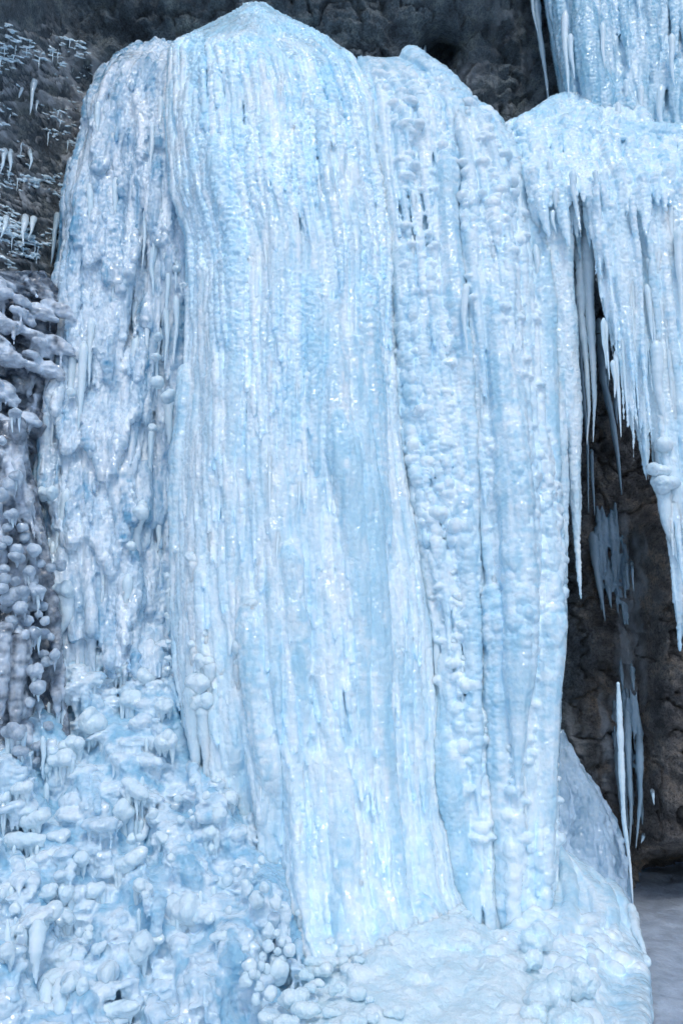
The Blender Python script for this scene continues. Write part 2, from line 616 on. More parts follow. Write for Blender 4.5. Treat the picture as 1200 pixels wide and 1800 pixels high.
def bulb(px, py, rx, rz, Y, rs, rot=0.0, lobes=1, ry=None, skirt=0):
    """Rounded, slightly irregular frosted knob of ice (photograph pixels for size)."""
    k = pxm(Y)
    if lobes == 1:
        b = Bag()
        r_ = (rx * k, (ry or min(rx, rz)) * k, rz * k)
        b.blob(at(px, py, Y), r_, 26, rot)
        V, Q = b.V[0].astype(float), b.Q[0]
        c = at(px, py, Y)
        n = (V - c) / (np.linalg.norm(V - c, axis=1)[:, None] + 1e-9)
        m = min(rx, rz) * k
        V = V + n * (m * (0.36 * fbm((V - c) / m * 0.9 + rs.uniform(0, 50), 2, 3) + .05 * fbm((V - c) / m * 3, 2, 5)))[:, None]
        return V, Q
    b = Bag()
    c_, s_ = math.cos(rot), math.sin(rot)
    for i in range(lobes):
        a = rs.uniform(-.62, .62) * rx
        e = rs.uniform(-.30, .30) * rz
        q = rs.uniform(.42, .62)
        b.blob(at(px + a * c_ - e * s_, py - (a * s_ + e * c_), Y - rs.uniform(-.3, .3) * rz * k),
               (rx * q * k, rz * .8 * k, rz * rs.uniform(.55, .85) * k), 20, rot + rs.uniform(-.25, .25))
    b.blob(at(px, py, Y), (rx * .8 * k, rz * .85 * k, rz * .62 * k), 20, rot)
    for i in range(skirt):
        f = (i + .5) / skirt * 1.5 - .75 + rs.uniform(-.15, .15)
        q = np.linspace(0, 1, 12)
        ln = rz * rs.uniform(1.2, 3.0)
        r0 = min(rz * rs.uniform(.35, .6), rx * 1.1 / skirt)
        b.tube(at(px + f * rx * c_ + 0 * q, py - f * rx * s_ + q * ln, Y + .25 * rz * k * q), r0 * (1 - q ** 1.2 * .85) * k, 10)
    V, N, Q = b.fuse(max(0.006, rz * k * 0.07), 4)
    V = V + N * (rz * k * (0.10 * fbm(V / (rz * k) * 1.6, 2, 7) + 0.03 * fbm(V / (rz * k) * 5, 2, 9)))[:, None]
    return V, Q


# ---- main column
mL = lerp_poly([(6, 438), (14, 425), (40, 380), (66, 320), (85, 298), (200, 290), (330, 300), (420, 328), (600, 325), (700, 322), (800, 312), (950, 306), (1050, 300), (1180, 304), (1250, 312), (1400, 332), (1850, 345)])
mR = lerp_poly([(6, 462), (30, 495), (60, 560), (100, 622), (180, 660), (300, 672), (430, 690), (560, 692), (700, 702), (800, 718), (950, 740), (1100, 764), (1250, 772), (1400, 785), (1560, 806), (1650, 836), (1700, 872), (1800, 950), (1850, 985)])
mYc = lerp_poly([(6, 10.5), (25, 10.15), (60, 9.85), (120, 9.5), (300, 9.15), (900, 8.85), (1400, 8.5), (1540, 8.25), (1640, 8.0), (1720, 7.6), (1850, 6.9)])


def mY(u, py):
    c = 2 * u - 1
    return mYc(py) + 1.0 * (1 - np.sqrt(np.clip(1 - 0.96 * c * c, 0, 1))) + 0.04 * np.sin(u * 21 + py / 400) * sstep(60, 250, py) + .75 * sstep(.40, .30, u) * sstep(1330, 1480, py + 70 * np.sin(u * 37) + 40 * np.sin(u * 83 + 1))


def hang(parent, items, mat, rs, Yd=9.0, name='icicle'):
    """Icicle parts of a mass: (px0, py0, px1, py1, r) or with an explicit distance as sixth value."""
    for it in items:
        x0, y0, x1, y1, r = it[:5]
        Y = it[5] if len(it) > 5 else Yd
        mid = ((x0 + x1) / 2 + rs.uniform(-.6, .6) * r, (y0 + y1) / 2)
        V, Q = icicle([(x0, y0), mid, (x1, y1)], r, Y, rs)
        obj(name, V, Q, mat, parent)


def build_main():
    rs = np.random.RandomState(11)
    t = thing('ice_column', 'tallest and broadest blue-white frozen column, with a pointed crown, in the middle', 'frozen waterfall', at(600, 1700, 8.6))
    t['kind'] = 'thing'
    bag = mass(mL, mR, mY, 8, 1840, [
        (14, (18, 30), (350, 1100), 0.3, 0.12, 200),
        (190, (5, 9), (140, 520), 1.0, 0.20, 110),
        (110, (5.5, 10), (160, 420), 1.5, 0.22, 130),
        (1150, (2.0, 4.6), (60, 320), 2.0, 0.25, 60),
        (600, (2.0, 4.2), (90, 420), 2.2, 0.2, 800)], rs, thick=0.9)
    tiers(bag, mL, mR, mY, 46, (130, 1350), .04, 15, (2.2, 5.2), (70, 280), 3.4, 1840, rs)
    tiers(bag, mL, mR, mY, 10, (1130, 1270), .04, 13, (3, 8), (110, 300), 1.2, 1840, rs, (.10, .42))
    tiers(bag, mL, mR, mY, 22, (700, 1400), .03, 12, (2.5, 6), (90, 300), 2.2, 1840, rs, (.06, .6))
    up = lambda V: 0.25 + 0.75 * sstep(900, 350, topx(V)) * patches(2.2, -.3, .25)(V)
    V, Q = finish(bag, VOX * .88, [(0.06, 0.018, 9, 'n'), (0.16, 0.022, 2.6, 'k'), (0.055, 0.026, 1.0, 'b', up), (0.034, 0.024, .8, 'n', up)], rs)
    obj('ice_body', V, Q, M_ICE, t)
    # drips with free tips
    it = [(568, 500, 563, 698, 8), (605, 650, 604, 785, 5), (592, 640, 588, 690, 4), (456, 890, 455, 1012, 8), (450, 560, 448, 690, 7), (470, 380, 468, 470, 6),
          (497, 130, 497, 182, 4), (532, 130, 530, 190, 5), (583, 180, 583, 240, 4), (476, 750, 474, 905, 6), (440, 720, 438, 890, 8), (530, 790, 526, 900, 5)]
    for _ in range(22):
        u = rs.uniform(.04, .9)
        y0 = rs.uniform(150, 1300)
        x = mL(y0) + (mR(y0) - mL(y0)) * u
        l = rs.uniform(60, 190)
        it.append((x, y0, x + (x - 600) * l / 7000, y0 + l, rs.uniform(3, 7)))
    for x, y in [(432, 1345), (459, 1410), (462, 1440), (449, 1395), (490, 1395), (470, 1370), (527, 1500), (505, 1555), (478, 1360), (440, 1300), (415, 1330), (520, 1380)]:
        it.append((x + 2, y - rs.uniform(130, 260), x, y, rs.uniform(3.5, 7)))
    for x0, y0, x1, y1, r in it:
        ya, yb = [float(mY(np.clip((x - mL(y)) / (mR(y) - mL(y)), 0, 1), y)) for x, y in ((x0, y0), (x1, y1))]
        hang(t, [(x0, y0, x1, y1, r, [ya - .02, min(ya, yb) - .17])], M_ICICLE, rs)
    for px, py, rx, rz, lob in [(315, 970, 14, 12, 1), (345, 985, 22, 14, 3), (300, 1013, 10, 9, 1), (302, 1040, 14, 12, 1), (297, 1083, 10, 7, 1), (299, 1128, 8, 6, 1), (298, 1158, 8, 6, 1),
                           (294, 1175, 7, 6, 1), (360, 1115, 12, 11, 1), (345, 1135, 15, 12, 1), (365, 1162, 24, 15, 4), (348, 1200, 30, 26, 6), (356, 1235, 26, 22, 5), (390, 1180, 10, 8, 1), (326, 1268, 9, 10, 1), (329, 1306, 7, 6, 1),
                           (328, 1338, 9, 9, 1), (442, 1062, 22, 18, 4), (445, 1072, 11, 9, 1), (428, 1140, 19, 20, 4), (424, 1165, 18, 16, 3), (416, 1206, 7, 6, 1), (418, 1228, 5, 5, 1), (421, 1258, 5, 6, 1), (419, 1285, 5, 6, 1),
                           (416, 1310, 5, 6, 1), (414, 1330, 5, 5, 1), (372, 935, 10, 9, 1), (452, 893, 9, 8, 1), (323, 500, 8, 7, 1), (320, 672, 9, 9, 1), (312, 806, 9, 12, 1), (600, 1576, 13, 11, 1), (628, 1548, 15, 9, 3), (596, 1680, 10, 9, 1), (575, 1657, 13, 9, 3), (663, 1110, 8, 8, 1), (640, 1150, 9, 8, 1),
                           (652, 1150, 15, 9, 3), (665, 1190, 18, 10, 4), (632, 1240, 10, 9, 1), (530, 1605, 12, 9, 3), (648, 1232, 8, 7, 1), (682, 1245, 8, 7, 1)]:
        u = np.clip((px - mL(py)) / (mR(py) - mL(py)), 0.0, 1)
        Y = float(mY(u, py)) - (.10 + rx * .45 * pxm(8.8) if u > .03 else .14)
        V, Q = bulb(px, py, rx, rz, Y + .05, rs, rs.uniform(-.2, .2), max(lob, 3), None, 4 if lob > 2 else 2)
        obj('ice_knob', V, Q, M_BULB, t)
        if rx > 9 and py > 900:
            hang(t, [(px + rs.uniform(-.2, .2) * rx, py, px + rs.uniform(-2, 2), py + rz * rs.uniform(4, 9), rx * .62, [Y + .03, Y + .05])], M_ICE, rs)
    return t


def rib(L, R, Yc, depth, top, bot, sched, knobs, rs, ripple=0.0):
    def Ff(u, py):
        c = 2 * u - 1
        return Yc(py) + depth * (1 - np.sqrt(np.clip(1 - 0.95 * c * c, 0, 1))) + ripple * np.sin(u * 15 + py / 300)
    bag = mass(L, R, Ff, top, bot, sched, rs, thick=0.8)
    tiers(bag, L, R, Ff, 12, (250, 1350), .06, 9, (3, 7), (60, 220), 2.2, bot, rs)
    for _ in range(knobs):
        py = top + 30 + (bot - top - 250) * rs.uniform() ** 1.25
        u = np.clip(rs.normal(.5, .25), .04, .96)
        px = L(py) + (R(py) - L(py)) * u
        rp = 3.5 + 8.5 * rs.uniform() ** 1.8
        r = rp * pxm(9.3)
        Y = Ff(u, py) - r * rs.uniform(.4, 1.7)
        bag.blob(at(px, py, Y), (r * rs.uniform(1.0, 1.7), r * 1.2, r * rs.uniform(.55, .9)), rot=rs.uniform(-.3, .3))
        if rs.uniform() < .4:           # drip under the knob
            ln = rp * rs.uniform(3, 9)
            q = np.linspace(0, 1, 8)
            bag.tube(at(px + 0 * q, py + q * ln, Y + .04 * q), r * .75 * (1 - q * .8), 7)
    return bag, Ff


def build_right():
    rs = np.random.RandomState(23)
    t = thing('ice_column', 'knobbly twin-ribbed frozen column just right of the tallest column', 'frozen waterfall', at(880, 1600, 8.9))
    t['kind'] = 'thing'
    L1 = lerp_poly([(100, 630), (180, 640), (300, 650), (430, 672), (560, 680), (700, 690), (800, 705), (950, 728), (1100, 750), (1250, 760), (1400, 775), (1720, 822)])
    R1 = lerp_poly([(100, 712), (130, 765), (180, 815), (300, 822), (420, 826), (600, 846), (800, 862), (1000, 872), (1250, 876), (1500, 884), (1720, 890)])
    Y1 = lerp_poly([(100, 10.6), (130, 10.25), (200, 9.85), (500, 9.6), (1000, 9.3), (1650, 8.8)])
    bag, F1 = rib(L1, R1, Y1, .42, 102, 1710, [(7, (16, 28), (300, 900), .6, .2), (90, (5, 10), (90, 420), 1.2, .3), (300, (2.3, 5), (40, 240), 1.8, .3)], 520, rs)
    V, Q = finish(bag, VOX, [(0.13, 0.045, 1.0, 'k'), (0.06, 0.016, .8, 'b', patches(2, -.3, .3)), (0.03, 0.009, .8, 'n')], rs)
    obj('ice_rib', V, Q, M_KNOB, t)
    L2 = lerp_poly([(125, 740), (180, 766), (300, 780), (420, 784), (600, 806), (800, 826), (1000, 842), (1250, 846), (1500, 854), (1720, 866)])
    R2 = lerp_poly([(125, 775), (180, 838), (205, 876), (260, 908), (320, 930), (450, 950), (650, 962), (850, 976), (1000, 988), (1100, 990), (1250, 982), (1400, 980), (1720, 972)])
    Y2 = lerp_poly([(125, 10.6), (160, 10.25), (230, 9.85), (500, 9.5), (1000, 9.15), (1650, 8.8)])
    bag, F2 = rib(L2, R2, Y2, .62, 128, 1710, [(9, (16, 30), (350, 1000), .5, .18, 260), (120, (5, 10), (90, 460), 1.2, .28, 165), (380, (2.3, 5), (40, 260), 1.8, .3)], 620, rs, .05)
    V, Q = finish(bag, VOX, [(0.13, 0.04, 1.1, 'k'), (0.06, 0.016, .8, 'b', patches(2, -.3, .3)), (0.03, 0.009, .8, 'n')], rs)
    obj('ice_rib', V, Q, M_KNOB, t)
    it = [(992, 1068, 988, 1203, 6, [9.7, 9.7]), (984, 1040, 990, 1150, 7, [9.6, 9.6]), (818, 500, 820, 620, 7, [9.25, 9.2])]
    for _ in range(30):
        Lx, Rx, FF = (L1, R1, F1) if rs.uniform() < .4 else (L2, R2, F2)
        u, y0, l = rs.uniform(.08, .92), rs.uniform(300, 1400), rs.uniform(50, 160)
        x = Lx(y0) + (Rx(y0) - Lx(y0)) * u
        Y = float(FF(u, y0)) - .12
        it.append((x, y0, x + (x - 600) * l / 7000, y0 + l, rs.uniform(3, 6.5), [Y, Y - .04]))
    hang(t, it, M_ICICLE, rs)
    for _ in range(46):
        a = rs.uniform() < .55
        Lx, Rx, FF = (L1, R1, F1) if a else (L2, R2, F2)
        py = rs.uniform(820, 1250) if a else rs.uniform(500, 1450)
        u = np.clip(rs.normal(.5, .2), .1, .9)
        r = rs.uniform(4.5, 9)
        px = Lx(py) + (Rx(py) - Lx(py)) * u
        V, Q = bulb(px, py, r * rs.uniform(1, 1.7), r * .8, float(FF(u, py)) - .07 - r * .4 * pxm(9), rs, rs.uniform(-.3, .3), rs.choice([1, 3, 4]))
        obj('ice_knob', V, Q, M_BULB, t)
    return t


def build_left():
    rs = np.random.RandomState(31)
    t = thing('ice_curtain', 'ragged glassy frozen curtain of crystal tiers between dark rock and the tallest column', 'frozen waterfall', at(200, 1180, 9.8))
    t['kind'] = 'thing'
    L = lerp_poly([(72, 290), (84, 250), (100, 212), (130, 180), (180, 154), (250, 138), (355, 112), (500, 96), (650, 80), (750, 56), (850, 48), (1000, 62), (1200, 80)])
    R = lerp_poly([(72, 325), (350, 345), (1200, 345)])
    Yb = lerp_poly([(72, 11.1), (110, 10.65), (300, 10.35), (700, 10.1), (1200, 9.55)])

    def Yf(u, py):
        u = np.asarray(u, float)
        py = np.asarray(py, float)
        a = py + 46 * np.sin(u * 9.0 + 1) + 30 * np.sin(u * 23)
        fr = np.mod(a / 165.0 + .25, 1.0)
        tier = fr ** 1.3 * sstep(1.0, .93, fr)
        hole = .38 * sstep(.55, .78, u) * sstep(430, 650, py) * sstep(1180, 1090, py)
        gap = .30 * np.exp(-((u - .56 - .08 * np.sin(py / 60)) / .07) ** 2) * sstep(200, 280, py) * sstep(760, 600, py)
        edge = .5 * sstep(.10, 0, u)
        return Yb(py) - .17 * tier * sstep(100, 200, py) * sstep(.92, .6, u) + hole + gap + edge
    bag = mass(L, R, Yf, 74, 1190, [(12, (12, 20), (160, 420), .5, .2), (150, (6, 12), (80, 300), 1.3, .22), (800, (2.4, 5.5), (40, 220), 2.0, .25)], rs, thick=.6, du=40, dv=9, wob=.08)
    tiers(bag, L, R, Yf, 34, (110, 1000), .06, 12, (2.5, 6.5), (50, 210), 2.6, 1190, rs, (.04, .8))
    shard = patches(2.0, -.35, .15, 12)
    V, Q = finish(bag, VOX, [(0.14, 0.05, 4.5, 'n'), (0.045, 0.018, 3.2, 'b', shard), (0.034, 0.026, 1.8, 'n', shard)], rs)
    obj('ice_body', V, Q, M_GLASSY, t)
    it = []
    for x0, y0, x1, y1, r in [(147, 600, 135, 770, 9), (128, 620, 122, 780, 7), (160, 560, 156, 680, 7), (240, 590, 232, 740, 8), (120, 860, 108, 960, 9), (112, 1040, 98, 1135, 17), (225, 1010, 218, 1150, 9), (250, 880, 244, 1000, 12), (267, 752, 266, 870, 5), (298, 700, 296, 800, 9),
                              (310, 520, 305, 640, 6), (293, 540, 290, 650, 5), (272, 430, 270, 520, 7), (205, 310, 203, 420, 6), (172, 180, 168, 270, 6), (160, 320, 155, 420, 7), (95, 500, 88, 545, 4), (283, 170, 279, 260, 6), (115, 420, 112, 540, 6)]:
        u = np.clip((x0 - L(y0)) / (R(y0) - L(y0)), 0, 1)
        Y = float(Yf(u, y0)) - .22
        it.append((x0, y0, x1, y1, r, [Y, Y - .03]))
    for _ in range(45):
        u, y0, l = rs.uniform(.05, .9), rs.uniform(180, 1050), rs.uniform(40, 140)
        x = L(y0) + (R(y0) - L(y0)) * u
        Y = float(Yf(u, y0)) - .14
        it.append((x, y0, x + (x - 600) * l / 7000, y0 + l, rs.uniform(2.5, 6), [Y, Y - .03]))
    hang(t, it, M_ICICLE, rs)
    for px, py, r in [(297, 697, 13), (267, 752, 7), (278, 593, 9), (274, 628, 8), (312, 472, 9), (296, 452, 9), (309, 442, 9), (276, 672, 12), (85, 868, 17), (112, 1036, 20), (248, 900, 13), (126, 690, 9), (232, 960, 8)]:
        u = np.clip((px - L(py)) / (R(py) - L(py)), 0, 1)
        V, Q = bulb(px, py, r * 1.1, r, float(Yf(min(u, .6), py)) - .3, rs, 0, 1 if r < 14 else 4)
        obj('ice_knob', V, Q, M_BULB, t)
    return t


def build_wall():
    """Frozen wall behind the ledge, upper right."""
    rs = np.random.RandomState(41)
    t = thing('ice_curtain', 'steep frozen wall above the sloping ice ledge, at the upper right corner', 'frozen waterfall', at(1110, 240, 10.9))
    t['kind'] = 'thing'
    L = lerp_poly([(-90, 942), (0, 957), (100, 972), (180, 986), (290, 1000)])
    R = lerp_poly([(-90, 1330), (290, 1330)])

    def Yf(u, py):
        return 11.0 - .25 * sstep(-60, 260, py) + .45 * np.clip(1 - u * 4.5, 0, 1) ** 2 + .10 * np.sin(u * 24 + py / 90)
    bag = mass(L, R, Yf, -88, 288, [(10, (14, 24), (160, 360), .5, .2), (60, (7, 13), (60, 240), 1.0, .3), (150, (3, 7), (30, 190), 1.2, .35)], rs, thick=.6)
    V, Q = finish(bag, VOX, [(0.07, 0.02, 5, 'n'), (0.05, 0.02, .9, 'b', patches(2, -.3, .2)), (0.035, 0.014, .8, 'n')], rs)
    obj('ice_body', V, Q, M_WALL, t)
    hang(t, [(1002, 60, 1009, 140, 6, 10.7), (992, 20, 1000, 175, 7, 10.75), (1058, 40, 1062, 120, 6, 10.6), (1098, 140, 1098, 190, 5, 10.6), (1125, 150, 1124, 205, 6, 10.55), (1160, 150, 1162, 238, 8, 10.5), (1180, 60, 1184, 150, 7, 10.55), (1085, 180, 1082, 240, 5, 10.5)], M_ICICLE, rs)
    return t


def build_ledge():
    rs = np.random.RandomState(43)
    t = thing('ice_curtain', 'wide frozen ledge with long hanging fringe over the dark hollow, on the right', 'frozen waterfall', at(1080, 300, 9.9))
    t['kind'] = 'thing'
    L = lerp_poly([(170, 1000), (182, 960), (205, 918), (220, 880), (270, 884), (330, 922), (430, 942), (520, 950)])
    R = lerp_poly([(170, 1060), (180, 1090), (200, 1135), (235, 1150), (236, 1330), (520, 1330)])
    Yb = lerp_poly([(170, 10.9), (200, 10.6), (230, 10.35), (300, 9.85), (340, 9.65), (520, 9.5)])

    def Yf(u, py):
        px = L(py) + (R(py) - L(py)) * u
        return Yb(py) + .35 * sstep(985, 900, px) * sstep(280, 340, py) - .22 * sstep(1050, 1180, px) * sstep(215, 300, py) + .08 * np.sin(px / 17.0) * sstep(300, 360, py)
    bag = mass(L, R, Yf, 172, 345, [(60, (7, 13), (50, 160), .9, .3), (120, (3, 7), (30, 120), 1.2, .35)], rs, thick=.30, du=46, dv=8, over=170)
    for i in range(120):        # ragged underside of the lip
        x = 925 + 300 * (i + rs.uniform()) / 120
        if 1000 < x < 1050 and rs.uniform() < .5:
            continue
        l = rs.uniform(40, 170)
        u = (x - L(330)) / (R(330) - L(330))
        q = np.linspace(0, 1, 14)
        bag.tube(at(x + (x - 600) * l / 7600 * q, 318 + l * q, float(Yf(u, 330)) + rs.uniform(-.04, .16)), (rs.uniform(5, 10) * (1 - q ** 1.5) + 1) * pxm(9.6), 8)
    for _ in range(170):
        u, py = rs.uniform(.02, .98), rs.uniform(185, 330)
        px = L(py) + (R(py) - L(py)) * u
        r = rs.uniform(5, 12) * pxm(10)
        bag.blob(at(px, py, Yf(u, py)), (r * rs.uniform(1, 2), r, r * .6))

    # the fringe: strands that start on the lip and end free
    def fringe(x0, y0, x1, y1, r0, Y0, lump=.18, pw=1.4):
        k = max(8, int((y1 - y0) / 9))
        q = np.linspace(0, 1, k)
        nz = vnoise(np.stack([q * (y1 - y0) / (r0 * 2.2), np.full(k, x0 * .37), np.zeros(k)], -1), 9)
        bag.tube(at(x0 + (x1 - x0) * q + 2 * np.sin(q * 9 + x0), y0 + (y1 - y0) * q, Y0 + .05 * np.sin(q * 6 + x0)),
                 (r0 * (1 - np.clip((q - .3) / .7, 0, 1) ** pw) * (1 + lump * nz) + 1.0) * pxm(9.6), 9)
    # hanging pillar beside the ribbed column
    for x0, y0, x1, y1, r in [(955, 320, 985, 963, 17), (968, 310, 994, 1052, 19), (982, 300, 1008, 900, 17), (990, 420, 1021, 1062, 16), (946, 330, 972, 800, 14), (975, 340, 1000, 830, 18), (958, 420, 980, 900, 13), (985, 560, 1016, 985, 12), (935, 300, 958, 560, 12), (948, 300, 962, 660, 10)]:
        fringe(x0, y0, x1, y1, r, 9.85 + rs.uniform(-.1, .06))
    # curtain to the right of the hollow
    edge = lerp_poly([(1045, 480), (1060, 560), (1078, 640), (1095, 725), (1112, 790), (1135, 845), (1150, 905), (1165, 990), (1180, 1080), (1195, 1150), (1215, 1290), (1330, 1500)])
    for i in range(26):
        x1 = rs.uniform(1048, 1150)
        y1 = edge(x1) * rs.uniform(.78, 1.03)
        fringe(x1 - (x1 - 600) * (y1 - 330) / 7600, rs.uniform(315, 360), x1, y1, rs.uniform(3.2, 6), 9.62 + rs.uniform(-.3, .25))
    for i in range(92):
        x1 = rs.uniform(1056, 1310)
        y1 = edge(x1) * rs.uniform(.74, 1.0)
        if rs.uniform() < .35 and x1 > 1110:
            y1 = rs.uniform(560, y1)
        x0 = x1 - (x1 - 600) * (y1 - 320) / 7600
        fringe(x0, rs.uniform(290, 380), x1, y1, 3.6 + 7 * rs.uniform() ** 1.5, 9.62 + rs.uniform(-.22, .12))
    for x0, y0, x1, y1, r in [(1085, 330, 1134, 843, 16), (1096, 330, 1141, 848, 14), (1120, 340, 1165, 900, 17), (1150, 340, 1194, 1148, 22), (1165, 500, 1198, 1120, 18), (1175, 330, 1230, 1200, 26), (1035, 330, 1074, 600, 8), (1050, 330, 1102, 718, 11), (1060, 330, 1113, 778, 10), (1042, 330, 1083, 634, 7)]:
        fringe(x0, y0, x1, y1, r, 9.6 + rs.uniform(-.1, .1), pw=2.0)
    V, Q = finish(bag, VOX, [(0.07, 0.016, 5, 'n'), (0.05, 0.018, .9, 'b', lambda V: .3 + .7 * sstep(480, 300, topx(V))), (0.035, 0.012, .8, 'n')], rs)
    obj('ice_body', V, Q, M_ICE, t)
    it = [(1150, 600, 1168, 768, 12, 9.4), (1140, 450, 1150, 530, 7, 9.4), (1155, 440, 1160, 525, 5, 9.4), (1135, 500, 1147, 605, 7, 9.4), (965, 280, 967, 330, 5, 9.7), (975, 330, 985, 392, 8, 9.6), (1005, 300, 1016, 372, 7, 9.5), (1045, 300, 1050, 342, 5, 9.45),
          (940, 430, 955, 540, 7, 9.7), (1105, 420, 1110, 470, 5, 9.4), (1190, 400, 1196, 560, 9, 9.3), (970, 370, 977, 410, 5, 9.6)]
    for _ in range(24):
        x0, y0, l = rs.uniform(1050, 1200), rs.uniform(340, 640), rs.uniform(60, 170)
        if edge(x0 + 20) > y0 + l * .6:
            it.append((x0, y0, x0 + (x0 - 600) * l / 7000, y0 + l, rs.uniform(3.5, 7), 9.40))
    hang(t, it, M_ICICLE, rs)
    for px, py, rx, rz, lob in [(1167, 782, 18, 15, 1), (1160, 828, 24, 17, 4), (1175, 850, 26, 20, 4)]:
        V, Q = bulb(px, py, rx, rz, 9.36, rs, 0, lob)
        obj('ice_knob', V, Q, M_BULB, t)
    for x0, y0, x1, y1, r in [(1150, 835, 1180, 930, 12), (1165, 845, 1193, 1000, 14), (1185, 850, 1205, 960, 14)]:
        hang(t, [(x0, y0, x1, y1, r, 9.42)], M_ICE, rs)
    return t


def build_gap_icicles():
    rs = np.random.RandomState(47)
    G = 'icicles hanging in the dark hollow'
    for pts, r, Y, lab in [
        ([(1012, 325), (1020, 560), (1030, 640), (1036, 720), (1032, 782)], 12, 9.95, 'left icicle of the thick rippled pair in the dark gap beside the hanging pillar'),
        ([(1026, 325), (1035, 540), (1043, 640), (1046, 700), (1042, 777)], 13, 9.9, 'thick rippled icicle with a bent tip, right one of the pair in the dark gap'),
        ([(1004, 480), (1022, 660), (1032, 780), (1033, 900)], 5, 10.4, 'long thin dim icicle behind the rippled pair in the dark gap'),
        ([(1038, 790), (1044, 905)], 3.5, 10.5, 'short faint needle icicle below the bent tip of the rippled pair'),
        ([(1050, 560), (1060, 670), (1075, 730), (1085, 800), (1091, 870)], 9, 10.3, 'bluish see-through icicle hanging alone before the middle of the dark hollow'),
        ([(1064, 570), (1068, 690)], 5, 10.4, 'faint stub icicle joining the top of the lone bluish icicle'),
        ([(1080, 690), (1084, 745)], 4, 10.35, 'tiny icicle beside the lone bluish icicle in the hollow'),
        ([(1106, 480), (1121, 772)], 4.5, 9.9, 'thin icicle under the ragged edge of the right curtain, touching dark rock'),
        ([(1040, 935), (1050, 1010), (1062, 1092)], 8, 10.9, 'dim glassy icicle hanging low against the brown rock'),
        ([(1066, 1025), (1074, 1068)], 5, 10.9, 'short hooked icicle stub beside the dim glassy icicle'),
        ([(1100, 985), (1104, 1036)], 2.5, 10.9, 'left of two hair-thin icicles on the brown rock'),
        ([(1109, 985), (1113, 1038)], 2.5, 10.9, 'right of two hair-thin icicles on the brown rock'),
        ([(1085, 1200), (1090, 1300), (1096, 1440), (1106, 1520), (1112, 1606)], 6.5, 10.0, 'longest icicle at the lower right, reaching down past the cave mouth'),
        ([(1100, 1210), (1108, 1420), (1104, 1500)], 7, 10.05, 'middle icicle of three beside the cave mouth, fused to the longest'),
        ([(1120, 1240), (1126, 1400), (1116, 1490)], 7, 10.1, 'curved icicle above the cave mouth, bending left at its tip'),
        ([(1145, 1388), (1149, 1414)], 3, 10.2, 'tiny white icicle stub on rock above the cave mouth'),
        ([(1131, 1466), (1126, 1482)], 3, 10.2, 'tiny slanted ice fleck on the lip of the cave'),
        ([(936, -60), (944, 30), (952, 80), (964, 192)], 9, 10.6, 'long lone icicle hanging before dark rock, beside the upper right frozen wall'),
        ([(930, -60), (936, 20), (948, 70)], 5, 10.7, 'short thin icicle joining the lone icicle near the top edge'),
        ([(732, 72), (731, 106)], 1.8, 11.3, 'leftmost of the hair-thin icicles below the overhang, beside the small hole'),
        ([(739, 70), (739, 108)], 2.2, 11.3, 'second hair-thin icicle below the overhang, beside the small hole'),
        ([(747, 74), (744, 112)], 3, 11.3, 'thickest of the hair-thin icicles below the overhang, beside the small hole'),
        ([(60, 140), (57, 170), (53, 202)], 4.5, 9.6, 'pale drop-shaped icicle on the snowy rippled rock, upper left'),
        ([(40, 150), (34, 172)], 4, 9.65, 'blunt icicle stub just left of the pale drop-shaped icicle'),
        ([(66, 176), (64, 196)], 2.5, 9.7, 'tiny icicle just right of the pale drop-shaped icicle'),
        ([(9, 262), (6, 285), (1, 305)], 4, 9.45, 'slanted left icicle of a pair hanging from rippled rock at the left edge'),
        ([(18, 264), (19, 288), (17, 306)], 4.5, 9.45, 'straight right icicle of a pair hanging from rippled rock at the left edge'),
        ([(52, 262), (56, 285), (52, 298)], 4, 9.6, 'short bent icicle on the rippled rock, below its pale drop-shaped neighbour'),
        ([(12, 380), (8, 402), (2, 420)], 5, 9.4, 'thick short icicle at the left edge, under a rounded ice shelf'),
        ([(45, 378), (41, 410), (42, 432)], 5, 9.5, 'left leg of the forked icicle under the rounded ice shelf'),
        ([(60, 382), (56, 405), (49, 422)], 4, 9.5, 'right leg of the forked icicle under the rounded ice shelf'),
        ([(102, 376), (97, 410), (90, 465)], 6, 9.8, 'long pale icicle beside the left edge of the ragged curtain'),
        ([(68, 575), (66, 605)], 4, 9.3, 'small icicle hanging from a grey ice shelf on the left'),
    ]:
        if Y > 10.2 or pts[0][0] < 120 or pts[0][0] > 1088:
            y0 = float(rockY(*pts[0])) + .04
            m = min(float(rockY(pts[0][0] + (pts[-1][0] - pts[0][0]) * f, pts[0][1] + (pts[-1][1] - pts[0][1]) * f)) for f in np.linspace(0, 1, 9))
            e_ = .22 if pts[0][0] > 1088 else 0
            Y = [y0, m - .08 - e_, m - .12 - e_, m - .13 - e_]
        V, Q = icicle(pts, r, Y, rs, 12, .24, .9, *((.3, 0) if 1080 < pts[0][0] < 1123 and pts[0][1] > 1100 else (.03, .8 if pts[0][0] < 120 else 0)))
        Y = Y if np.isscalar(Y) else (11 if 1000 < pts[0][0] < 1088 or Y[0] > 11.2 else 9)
        solo('icicle', V, Q, M_ICICLE if Y < 10.25 else M_FILMICICLE, lab, 'icicle', G if px_in(pts) else None)


